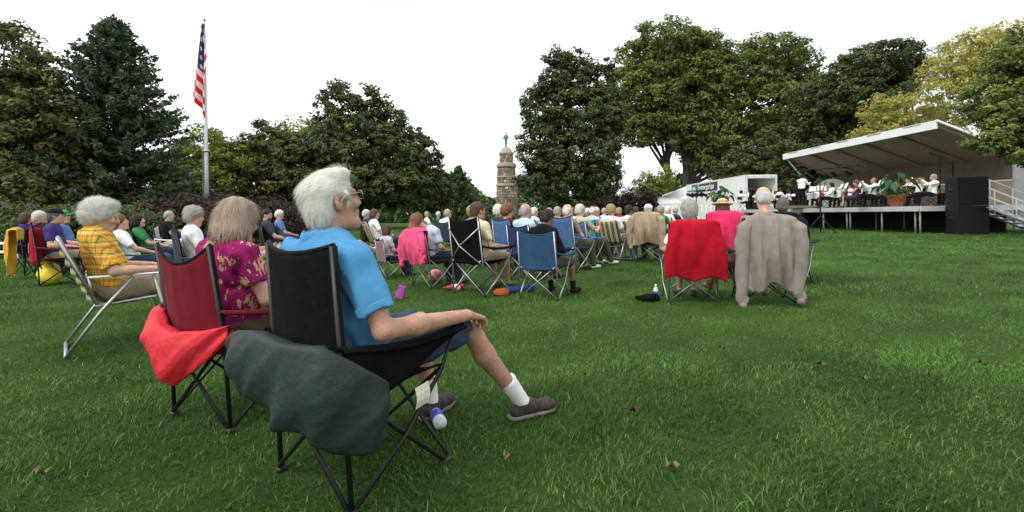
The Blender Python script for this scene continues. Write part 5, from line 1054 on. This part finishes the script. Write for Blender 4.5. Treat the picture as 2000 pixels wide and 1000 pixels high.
pm, ym = sit('dark-haired man in cream shirt in the black camp chair', 938, 6.75, ('camp', 'black camp chair with bare silver crossed braces in mid lawn', BLKN, 'silver', 1.10, .97, 1), v=.0175, yaw=39, hair='crop', hcol='brown', top=CREAM, bot=KHAKI, hem='short', arm='rest', girth=1.1, skn='tan', lean=6, head=(12, -4), shoe=BSHOE)
sit('grey-haired man beyond the cream-shirted man', 882, 13.0, ('camp', 'navy camp chair beyond the cream-shirted man', NAVY), hair='bald', hcol='grey', top=WHITE, arm='lap', dy=-20)
sit('blond listener just right of the cream-shirted man', 936, 10.2, ('camp', 'brown camp chair beyond the cream-shirted man', BROWNC), hair='curly', hcol='blond', top=KHAKI, arm='lap')
for i, (px, d, hc, tp) in enumerate(((842, 20, 'grey', WHITE), (864, 21, 'white', GRN), (822, 22, 'brown', NAVY))):
    sit(('grey-haired far listener in white right of the pink sweatshirt', 'white-haired far listener in green left of the grey-haired man', 'brown-haired far listener in navy above the pink sweatshirt')[i], px, d, ('camp', ('distant dark camp chair under the grey-haired far listener', 'distant green camp chair under the green-clad far listener', 'distant navy camp chair under the navy-clad far listener')[i], (BLACKC, DGREEN, NAVY)[i]), v=.032, hair='short', hcol=hc, top=tp, arm='lap')
# centre
pb = PX(1062, 6.35); camp_chair('bright blue camp chair with silver poles in mid lawn', pb, 24, BLUN, 'silver', scale=.98, top=.90, trim=BLUN)
person('dark-haired boy in black hooded sweatshirt in the blue chair', (pb[0] + .03, pb[1] + .04, pb[2]), 30, v=.016, hair='crop', hcol='dark', skn='brown', top=BLACKC, sleeve=2, bot=OLIVE, hem='short', arm='lap', lean=2, group=GL, scale=.92, shoe=BLACKC, head=(14, -14), socks=BLACKC, over={'H': (.02, .03, 1.14), 'KR': (.22, .44, .50), 'AR': (.24, .42, .09)})
hd = Soft(.014, .03); hd.ell((0, -.10, .98), (.13, .075, .09)); hd.cap((-.1, -.06, .99), (.1, -.06, .99), .05); o = hd.build('hood', BLACKC, bpy.data.objects[[q.name for q in bpy.data.objects if q.get('label', '').startswith('dark-haired boy')][0]])
sit('white-curled woman left of the auburn head in mid crowd', 984, 10.0, ('camp', 'dark blue camp chair under the white-curled listener', NAVY), hair='curly', hcol='white', top=NAVY, arm='lap')
sit('auburn-haired listener in the pale blue chair', 1003, 9.0, ('camp', 'pale blue camp chair under the auburn-haired listener', ROYAL, 'silver', 1.0, 1.02), hair='curly', hcol='auburn', top=MAROON, arm='lap')
sit('grey-haired man in pale blue shirt behind the blue chair', 1036, 8.0, ('camp', 'royal blue camp chair left of the boy', C_('deep_blue', .018, .03, .09), 'silver'), v=.021, hair='bald', hcol='grey', top=PALEB, arm='lap', lean=4)
sit('bald white-haired man in the sky-blue chair', 1118, 9.2, ('camp', 'sky-blue camp chair with tall back right of the boy', ROYAL, 'silver', 1.05, 1.0), v=.021, hair='bald', hcol='white', top=KHAKI, bot=OLIVE, arm='lap', skn='pale', lean=6, shoe=SNEAK)
sit('silver-haired woman holding a programme in the blue chair', 1143, 9.9, ('camp', 'blue camp chair under the silver-haired woman', ROYAL, 'silver'), v=.021, hair='short', hcol='silver', top=C_('sand', .42, .38, .26), bot=OLIVE, arm='hold', skn='pale', shoe=SNEAK, lean=8, leg='out')
sit('white-haired listener seen between the boy and bald man', 1098, 12.5, ('camp', 'grey camp chair behind the sky-blue chair', C_('slate', .10, .11, .13)), hair='short', hcol='grey', top=KHAKI, arm='lap')
sit('round-headed grey listener in aqua right of the silver-haired woman', 1163, 12.0, ('camp', 'teal camp chair under the aqua-clad listener', TEAL), hair='bald', hcol='white', top=C_('aqua', .35, .50, .50), arm='lap')
sit('white-haired listener in red behind the striped chairs', 1173, 14.5, ('camp', 'dark red camp chair behind the striped chairs', MAROON), hair='short', hcol='white', top=REDC, arm='lap')
sit('blonde curly woman in white top in the left striped chair', 1199, 10.9, ('web', 'green and tan striped sling chair with the curly blonde woman', STRIPE), v=.021, hair='curly', hcol='blond', top=WHITE, bot=PALEB, arm='lap', lean=10, leg='out', shoe=SNEAK, dy=-10)
sit('dark-haired man in white shirt in the right striped chair', 1232, 11.4, ('web', 'green and tan striped sling chair with the dark-haired man', STRIPE), v=.021, hair='short', hcol='dark', skn='brown', top=WHITE, bot=BLACKC, arm='lap', lean=10, dy=-10)
pc, yc = sit('man in white cap behind the tan draped jacket', 1268, 10.8, ('camp', 'dark camp chair under the tan jacket', BLACKC, 'silver', 1.08, 1.0), v=.021, hair='short', hcol='grey', hat=('cap', WHITE), top=BLUE_SH, arm='lap', lean=6, dy=-22)
jacket('tan jacket draped over the chair of the white-capped man', 'jacket', pc, yc, TANJ, .28, 1.06, .42, (.34, .26), 1.14, -.33, .3, .065, seed=8, scale=1.05, fold=.05)
sit('orange-haired far listener left of the white cap', 1290, 19, ('camp', 'distant camp chair under the orange-haired listener', NAVY), v=.032, hair='curly', hcol='auburn', top=WHITE, arm='lap')
sit('grey far listener just right of the white cap', 1296, 14.5, ('camp', 'lime camp chair right of the tan jacket', C_('lime', .28, .34, .10)), v=.031, hair='curly', hcol='grey', top=GRN, arm='lap')
sit('white-haired far listener left of the red draped coat', 1310, 15.5, ('camp', 'pale camp chair left of the red draped coat', PALEB), v=.031, hair='short', hcol='white', top=WHITE, arm='lap')
for i, (px, d, hs, hc, tp, ch_) in enumerate(((1052, 13.2, 'short', 'white', PALEB, NAVY), (1078, 15.5, 'curly', 'grey', KHAKI, DGREEN), (1131, 14.2, 'bob', 'brown', WHITE, BLACKC), (1152, 17.0, 'short', 'white', NAVY, ROYAL), (1186, 15.8, 'bald', 'grey', PALEB, DGREEN), (1216, 16.4, 'bob', 'blond', REDC, NAVY), (1250, 14.6, 'short', 'brown', WHITE, MAROON), (1325, 18.5, 'short', 'grey', NAVY, BLACKC))):
    sit(('white-haired listener in pale blue above the blue chair boy', 'grey-curled far listener right of the boy', 'brown bobbed listener in white behind the silver-haired woman', 'white-haired far listener in navy left of the striped chairs', 'balding far listener in pale blue left of the curly blonde woman', 'blond bobbed far listener in red between the striped chairs', 'brown-haired listener in white left of the white cap', 'grey-haired far listener in navy above the red coat')[i], px, d,
        ('camp', ('navy camp chair behind the boy', 'dark green camp chair far behind the boy', 'black camp chair behind the silver-haired woman', 'blue camp chair far left of the striped chairs', 'dark green camp chair behind the curly blonde woman', 'navy camp chair far between the striped chairs', 'maroon camp chair left of the tan jacket', 'black camp chair far behind the red coat')[i], ch_), v=.032, hair=hs, hcol=hc, top=tp, arm='lap')
# right
pr = G(2.20, 5.98); yr = 8
wr_ = camp_chair('silver-legged chair under the red coat at right', pr, yr, BLACKC, 'silver', w=.275, top=.97)
person('grey-haired woman seated behind the red draped coat', pr, yr + 4, v=.0175, hair='curly', hcol='grey', top=WHITE, bot=C_('slate', .10, .11, .13), hem='short', skirt=True, arm='rest', lean=8, group=GL, scale=.95, over={'AL': (-.09, .22, .09), 'AR': (.10, .24, .09), 'KL': (-.10, .38, .48), 'KR': (.10, .38, .48)})
jacket('bright red coat draped over the chair back at right', 'coat', pr, yr, REDC, .285, 1.0, .345, (None, None), 1.26, -.33, .3, seed=12, fold=.04, k=7, collar=False)
pj = G(3.02, 5.78); yj = 14
camp_chair('camp chair hidden under the grey jacket', pj, yj, BLACKC, 'black', w=.28, top=.97, scale=1.03)
person('bald elderly man with fringe seated behind the grey jacket', pj, yj, v=.0165, hair='bald', hcol='silver', skn='pale', top=GREYJ, sleeve=2, bot=KHAKI, arm='lap', lean=5, group=GL, scale=1.03, shoe=mat('tan_shoe', (.25, .14, .08), .6, .2), over={'KL': (-.30, .40, .49), 'AL': (-.50, .50, .13), 'H': (.0, -.055, 1.215)})
jacket('grey-brown jacket with hanging sleeves draped over the chair at right', 'jacket', pj, yj, GREYJ, .262, 1.04, .24, (.03, .10), 1.0, -.345, .32, .070, seed=14, fold=.036, k=8, hem=.05)
ph, yh = sit('person in straw hat behind the magenta jacket', 1412, 7.9, ('camp', 'camp chair under the magenta jacket', BLACKC, 'black', 1.05, 1.0), v=.021, hair='bob', hcol='brown', hat=('straw', mat('straw', (.62, .44, .22), .8, .2, 60, .4)), top=NAVY, arm='lap', lean=4, dy=-22)
jacket('magenta jacket draped over the chair of the straw-hatted person', 'jacket', ph, yh, MAGJ, .265, 1.09, .28, (None, .55), 1.06, -.33, .28, .06, seed=16)
pk, yk = sit('grey-cropped man in black coat beside the bald man', 1535, 7.3, ('camp', 'black camp chair at the right end of the audience', BLACKC, 'silver', 1.05, 1.0), v=.019, hair='crop', hcol='darkgrey', top=BLACKC, sleeve=2, bot=KHAKI, leg='cross', arm='lap', lean=6, shoe=BLACKC, head=(-10, 0), dy=8)
jacket('black coat spread over the chair at the right end', 'coat', pk, yk, BLACKC, .29, 1.06, .28, (None, .45), 1.08, -.33, .3, .07, seed=18)

# ------------------------------------------------------------------ small things on the grass
def bottle(lb, p, mats, h=.20, r=.032, lying=None, yaw=0, name='water_bottle'):
    t = thing(name, lb, 'bottle', p, yaw); 
    if lying: t.rotation_euler = (R(90), 0, -R(yaw)); t.location = (p[0], p[1], p[2] + r)
    MB().lathe([(r * .85, 0), (r, .01), (r, h * .62), (r * .8, h * .74), (r * .4, h * .86), (r * .36, h * .9)], 14).build('bottle', mats[0], t, True)
    MB().lathe([(r * 1.02, h * .2), (r * 1.03, h * .21), (r * 1.03, h * .56), (r * 1.02, h * .57)], 14).build('wrapper', mats[1], t, True); MB().lathe([(r * .45, h * .9), (r * .45, h * 1.0)], 12).build('cap', mats[2], t, True)
CLR = mat('clear_plastic', (.55, .60, .60), .15, .1, 10, spec=.6); BWR = mat('blue_wrapper', (.05, .08, .45), .4, .2, 30); WCP = mat('white_plastic', (.7, .7, .7), .4, .05); RWR = mat('red_wrapper', (.35, .02, .03), .4, .2, 20)
bottle('blue-labelled water bottle lying by the nearest chair foot', G(-.37, 2.40), (CLR, BWR, WCP), .2, .034, True, 160); bottle('red-labelled soda bottle lying under the mid-lawn black chair', G(gx(905, 7.0), 7.0), (RWR, WCP, RWR), .30, .045, True, 75)
bottle('small water bottle standing by the red coat chair', G(gx(1280, 6.0), 6.0), (CLR, BWR, WCP), .2, .033)
f = Soft(.012, .03); f.ell((0, 0, .05), (.11, .07, .055)); f.cap((-.1, 0, .04), (-.17, .02, .05), .03, .015); f.wobble(.014, 24, 3, (1, 1, 1), True); o = f.build('dark_pouch', BLKN); o.location = G(gx(1270, 5.9), 5.9); tag(o, 'small dark pouch on the grass beside the standing bottle', 'pouch')
f = Soft(.014, .03); f.cap((-.28, 0, .06), (.25, .1, .07), .06, .07); f.wobble(.02, 16, 3, (1, 1, 1), True); o = f.build('blue_sack', C_('blue_sack', .018, .055, .18)); o.location = G(gx(1016, 6.6), 6.7); o.rotation_euler = (0, 0, .4); o.scale = (.8, .8, .75); tag(o, 'rolled bright blue chair sack lying on the grass', 'sack')
f = Soft(.012, .02); f.ell((0, 0, .05), (.09, .07, .05)); f.ell((.07, .02, .04), (.05, .05, .04)); f.wobble(.02, 26, 3, (1, 1, 1), True); o = f.build('orange_cloth', C_('orange', .36, .085, .02)); o.location = G(gx(976, 6.5), 6.5); tag(o, 'crumpled orange cloth beside the blue sack', 'cloth')
f = Soft(.012, .02); f.box((0, 0, .09), (.06, .02, .09), rot(20, 0, 18), .01); f.wobble(.012, 26, 3, (1, 1, 1), True); o = f.build('purple_packet', C_('violet', .28, .06, .26)); o.location = G(gx(780, 6.2), 6.25); tag(o, 'purple paper packet standing in the grass', 'packet')
f = Soft(.014, .02); f.ell((0, 0, .10), (.12, .10, .10)); o = f.build('ball', mat('patterned_ball', (.55, .22, .28), .5, .8, 16)); o.location = G(gx(850, 7.9), 7.9); tag(o, 'pink and white ball under the pink sweatshirt chair', 'ball')
LFM = leafmat('fallen_leaf', (.06, .025, .012), (.15, .085, .05), (.16, .16, .05), .1)
for i, (px, py, s_, tn_) in enumerate(((1235, 820, .055, .1), (1602, 722, .06, .6), (1690, 752, .05, .9), (1310, 935, .07, .95), (985, 915, .05, .92), (1410, 690, .05, .2), (1912, 715, .045, .5), (1145, 748, .04, .55), (80, 935, .06, .93))):
    u_, v_ = _uv(px, py); d = FPX * CH / -v_; x, y = u_ * d / FPX, d; a0 = i * 1.7; V = [(0, 0, .0)]; 
    for k in range(10): q = a0 + k * .628; r_ = s_ * .5 * (1.0 if k % 2 == 0 else .55) * (1.25 if k == 0 else 1); V.append((r_ * math.cos(q), r_ * math.sin(q) * .8, .018 * math.sin(k * 1.9 + i) + .012))
    o = mk('fallen_leaf', V, [[0, k + 1, (k + 1) % 10 + 1] for k in range(10)], LFM, None, True, None, [tn_] * 10); o.location = (x, y, float(terrain(x, y)) + .035); o.rotation_euler = (.25 * math.sin(i * 3), .3, 0)
    tag(o, ('dark brown curled leaf lying in the open grass right of the man\'s shoe', 'pinkish brown leaf right of centre in the open grass', 'pale yellow leaf right of the pinkish brown leaf', 'large mottled yellow leaf at the bottom of the lawn', 'pale leaf lying below the water bottle', 'small brown leaf in front of the grey jacket', 'lone tan leaf near the right edge of the grass', 'small tan leaf right of the man\'s trainer', 'pale leaf at the bottom left of the lawn')[i], 'leaf', 'fallen leaves on the grass')
# ------------------------------------------------------------------ musicians on the stage
GM = 'musicians on the stage'; ST = (0, 0, ZP)
def on(px, d): return (gx(px, d), d, ZP)
def folding_chair(lb, p, yaw):
    t = thing('folding_chair', lb, 'chair', p, yaw, 'folding chairs on the stage')
    for s in (-1, 1):
        MB().tube([(s * .2, -.25, 0), (s * .2, .2, .44)], .012, 6).build('leg', BLK, t, True); MB().tube([(s * .2, .22, 0), (s * .2, -.2, .45), (s * .2, -.27, .85)], .012, 6).build('leg', BLK, t, True)
    MB().box((0, 0, .435), (.40, .40, .025), bev=.01).build('seat', BLK, t); MB().box((0, -.255, .76), (.38, .02, .18), bev=.008).build('backrest', BLK, t)
def stand(lb, p, yaw, paper=True):
    t = thing('music_stand', lb, 'music stand', p, yaw, 'music stands on the stage'); MB().tube([(0, 0, .05), (0, 0, .95)], .012, 6).build('post', BLK, t, True)
    for a in (0, 2.1, 4.2): MB().tube([(0, 0, .15), (.22 * math.cos(a), .22 * math.sin(a), .005)], .009, 5).build('leg', BLK, t, True)
    M = Matrix.Rotation(R(-25), 3, 'X'); MB().box((0, 0, 1.06), (.5, .015, .33), M).build('desk', BLK, t)
    if paper: MB().box((0, -.014, 1.075), (.44, .006, .30), M).build('sheet_music', WHITE, t)
def player(lb, px, d, yaw, chair=True, v=.030, **kw):
    p = on(px, d)
    if chair: folding_chair('black folding chair of the ' + lb.replace('musician', 'player'), p, yaw)
    kw.setdefault('top', WHITE); kw.setdefault('bot', BLACKC); kw.setdefault('sleeve', 2)
    person(lb, p, yaw, v=v, group=GM, **kw); return p
# conductor
bx = MB(); p = on(1567, 26.0); bx.box((0, 0, .08), (1.3, 1.1, .16), bev=.027); o = bx.build('podium', mat('podium_carpet', (.16, .13, .10), .9, .2, 20), None); o.location = p; tag(o, 'low carpeted podium under the conductor', 'podium')
person('conductor standing in white jacket and black trousers on the stage', (p[0], p[1], p[2] + .16), 62, v=.027, pose='stand', hair='short', hcol='dark', skn='brown', top=WHITE, sleeve=2, bot=BLACKC, arm='conduct', group=GM, girth=1.15)
stand('music stand in front of the conductor', on(1590, 26.4), 60)
def cello(lb, p, yaw, s=1.0, m=None):
    t = thing('cello', lb, 'cello', p, yaw, None, s); WD = m or mat('cello_wood', (.32, .055, .02), .3, .3, 6, spec=.5); f = Soft(.025, .05)
    f.ell((0, .28, .42), (.21, .07, .20)); f.ell((0, .18, .78), (.165, .065, .17)); f.cap((0, .25, .42), (0, .18, .8), .09); f.build('body', WD, t)
    MB().tube([(0, .13, .90), (0, .02, 1.38)], [.025, .018], 6).build('neck', BLK, t, True); MB().tube([(0, .32, .22), (0, .36, 0)], .008, 5).build('end_pin', ALU, t, True); MB().tube([(.35, .2, .55), (-.3, .3, .72)], .008, 5).build('bow', mat('bow_wood', (.2, .1, .05), .5), t, True)
q = player('dark-haired cellist musician in white shirt', 1620, 24.0, -75, hair='bob', hcol='dark', arm='lap', arm2='hold'); cello('reddish cello held by the dark-haired player', (q[0] - .1, q[1] + .05, q[2]), -75)
q = player('woman musician in purple dress with bare arms', 1668, 22.4, -62, hair='curly', hcol='auburn', top=C_('plum_dress', .12, .035, .14), bot=C_('charcoal', .05, .045, .055), sleeve=.2, arm='hold', collar=False, skirt=True, hem='short'); cello('dark cello held by the woman in purple', (q[0] - .1, q[1] + .05, q[2]), -62, .95, mat('cello_dark', (.10, .03, .02), .3, .3, 6))
q = player('bald man musician in white shirt playing a clarinet', 1702, 20.8, -70, hair='bald', hcol='darkgrey', arm='horn', skn='tan', v=.027)
cl = MB(); cl.tube([(0, .16, 1.13), (0, .44, .80), (0, .48, .74)], [.012, .016, .035], 8); o = cl.build('clarinet', BLK, None, True); o.location = q; o.rotation_euler = (0, 0, R(70)); tag(o, 'black clarinet played by the bald man in white', 'clarinet')
q = player('man musician in white jacket at the right playing a horn', 1818, 19.2, -70, hair='short', hcol='grey', arm='horn', skn='fair', v=.027, girth=1.15)
hn = MB(); hn.tube([(0, .15, 1.14), (.02, .40, 1.14), (.05, .52, 1.13), (.07, .58, 1.12)], [.012, .016, .03, .09], 10); o = hn.build('trumpet', mat('brass', (.55, .36, .10), .25, .1, metal=1), None, True); o.location = q; o.rotation_euler = (0, 0, R(70)); tag(o, 'brass trumpet held by the man in white jacket', 'trumpet')
player('dark-haired musician in white half hidden by the potted plant', 1770, 20.6, -80, hair='short', hcol='dark', arm='hold', top=WHITE)
tb = thing('tuba', 'brass tuba bell showing above the loudspeakers', 'tuba', on(1868, 20.2)); TB = mat('brass', (.55, .36, .10), .25, .1, metal=1); MB().lathe([(.06, .5), (.08, .9), (.12, 1.05), (.26, 1.16), (.27, 1.18), (.24, 1.17)], 18).build('bell', TB, tb, True); MB().tube([(0, 0, .5), (.2, 0, .3), (.3, 0, .6), (.15, .05, .8)], .05, 8).build('tubing', TB, tb, True)
player('musician with tuba behind the loudspeakers', 1862, 20.8, -75, hair='short', hcol='brown', arm='hold')
player('violinist musician in white at the far left of the stage', 1452, 31.5, 75, hair='short', hcol='dark', skn='brown', arm='flute')
vn = Soft(.02, .02); vn.ell((0, 0, 0), (.10, .18, .03)); vn.cap((0, .15, 0), (0, .36, 0), .015); o = vn.build('violin', mat('cello_wood', (.32, .055, .02), .3, .3, 6)); q = on(1462, 31.4); o.location = (q[0], q[1], q[2] + 1.02); o.rotation_euler = (0, 0, R(-60)); tag(o, 'violin held by the player at the far left', 'violin')
for i, (px, d, hc, hs, yw) in enumerate(((1508, 30.5, 'auburn', 'bob', 70), (1528, 29.0, 'brown', 'short', 75), (1600, 27.5, 'dark', 'short', -120), (1640, 26.0, 'blond', 'bob', -100), (1657, 25.2, 'brown', 'short', -100), (1725, 23.8, 'grey', 'short', -90), (1545, 31.5, 'dark', 'bob', 100), (1583, 30.5, 'red', 'curly', -150), (1610, 30.0, 'grey', 'short', -110), (1676, 25.0, 'blond', 'bob', -100), (1700, 24.5, 'dark', 'short', -95), (1745, 22.0, 'brown', 'short', -85), (1790, 21.5, 'grey', 'bald', -85), (1520, 33.0, 'brown', 'bob', 90), (1480, 33.5, 'dark', 'short', 85))):
    nm = ('red-haired musician left of the conductor', 'brown-haired musician just behind the bald listener', 'dark-haired musician facing the conductor', 'blonde musician behind the cellist', 'brown-haired musician beside the blonde player', 'grey-haired musician behind the potted plant', 'dark bobbed musician deep on the stage left', 'curly red musician behind the conductor', 'grey-haired musician in front of the sound screen', 'blonde bobbed musician behind the woman in purple', 'dark-haired musician behind the bald clarinet player', 'brown-haired musician left of the plant leaves', 'bald grey musician right of the plant leaves', 'brown bobbed musician deep at the stage left end', 'dark-haired musician right of the violin player')[i]
    player(nm, px, d, yw, v=.034, hair=hs, hcol=hc, arm=('lap', 'hold', 'horn', 'flute')[i % 4])
for i, (px, d, yw) in enumerate(((1606, 25.6, 20), (1645, 24.2, 110), (1683, 22.0, 110), (1655, 23.2, 110), (1722, 21.4, 105), (1480, 30.5, -100), (1740, 22.6, 100), (1555, 29.0, -90))):
    stand(('music stand just right of the conductor', 'music stand before the blonde player', 'music stand before the bald clarinet player', 'music stand before the woman in purple', 'music stand left of the potted plant', 'music stand before the violin player', 'music stand behind the potted plant', 'music stand behind the conductor')[i], on(px, d), yw)
# pale curved sound screen, microphone stands
sm = thing('sound_screen', 'pale rounded sound screen behind the conductor', 'screen', on(1625, 29.0), 60); MB().tube([(-1.25 + 2.5 * u, 0, 0.02) for u in (0, 1)], .03, 6).build('foot_rail', ALU, sm, True)
m_ = MB(); V = [(0, 0, .05)] + [(1.35 * math.cos(a), 0, .05 + 1.75 * math.sin(a)) for a in np.linspace(0, math.pi, 20)]; m_.add(V, [[0, i, i + 1] for i in range(1, 20)]); m_.build('panel', mat('screen_panel', (.55, .58, .55), .5, .1, 2), sm, False, .03)
for lb, px, d, h in (('tall microphone stand behind the clarinet player', 1693, 23.0, 1.9), ('tall microphone stand above the trumpet player', 1838, 21.0, 2.2), ('tall microphone stand near the tuba', 1862, 21.6, 2.1)):
    t = thing('microphone_stand', lb, 'microphone stand', on(px, d), 0, 'microphone stands'); MB().tube([(0, 0, 0), (0, 0, h)], .014, 6).build('post', BLK, t, True); MB().lathe([(.18, 0), (.18, .02), (.03, .04)], 12).build('base', BLK, t); MB().tube([(0, 0, h), (-.35, -.05, h + .12)], .01, 5).build('boom', BLK, t, True); MB().tube([(-.35, -.05, h + .12), (-.48, -.06, h + .14)], .024, 7).build('microphone', BLK, t, True)
# potted plants
def potted(lb, p, s, flowers):
    t = thing('potted_plant', lb, 'potted plant', p, 0, None, s); TC = mat('terracotta', (.30, .12, .05), .8, .25, 10, .3)
    MB().lathe([(.20, 0), (.24, .05), (.33, .42), (.36, .43), (.36, .50), (.31, .50), (.29, .44)], 20).build('pot', TC, t, True)
    BL = leafmat('big_leaf', (.012, .045, .016), (.04, .11, .04), (.06, .14, .05), .25)
    for i in range(13):
        a = i * 2.4 + .3; el = ((i * 37) % 13) / 13; r0 = .14 + .34 * (1 - el); tip = np.array((math.cos(a) * r0 * 1.6, math.sin(a) * r0 * 1.6, .85 + .60 * el)); b = MB()
        MB().tube([(0, 0, .42), tuple(tip * (.5, .5, .62)), tuple(tip)], .012, 5).build('stalk', mat('stalk', (.05, .10, .03), .6), t, True)
        d = n3((math.cos(a), math.sin(a), -.55)); sd = n3(np.cross(d, (0, 0, 1))); up = np.cross(sd, d)
        def fn(u, v_):
            ln = .5; w_ = .135 * math.sin(math.pi * min(1, u * 1.02) ** .62) * (1.0 if u > .12 else 1.1); x = (2 * v_ - 1); return tip + d * (u - .18) * ln + sd * x * w_ + up * (.06 * abs(x) * w_ * 4 * .5 - .22 * u * u) + np.array((0, 0, .02 * math.sin(9 * u) * x))
        nv0 = MB().grid(fn, 9, 5); o = nv0.build('leaf', BL, t, True); at_ = o.data.attributes.new('tone', 'FLOAT', 'FACE'); at_.data.foreach_set('value', np.full(len(o.data.polygons), .1 + .06 * i, np.float32))
    n = 1500; u = unit(n); C = u * np.array((.52, .52, .30)) * RNG.uniform(.5, 1, (n, 1)) + np.array((0, 0, .66)); V, Q = cards(C, unit(n), .085, .6, False); o = mk('foliage', V, Q, LF_HEDGE, t, False, None, RNG.uniform(.2, .9, n)); tag(o, kind='stuff')
    if flowers:
        n = 420; u = unit(n); C = u * np.array((.55, .55, .33)) + np.array((0, 0, .67)); V, Q = cards(C, n3(u + (0, -.5, .4)) * 1.0, .07, .9, False); tag(mk('white_flower', V, Q, WHITE, t, False), kind='stuff')
        n = 36; u = unit(n); C = u * np.array((.58, .5, .25)) + np.array((.05, 0, .58)); V, Q = cards(C, u, .075, .9, False); tag(mk('red_flower', V, Q, REDC, t, False), kind='stuff')
potted('big-leaved plant with white flowers in terracotta pot on the stage edge', on(1752, 19.9), .98, True); potted('big-leaved dark plant at the far left of the stage', (gx(1408, 35.6), 35.6, ZP), 1.25, False)
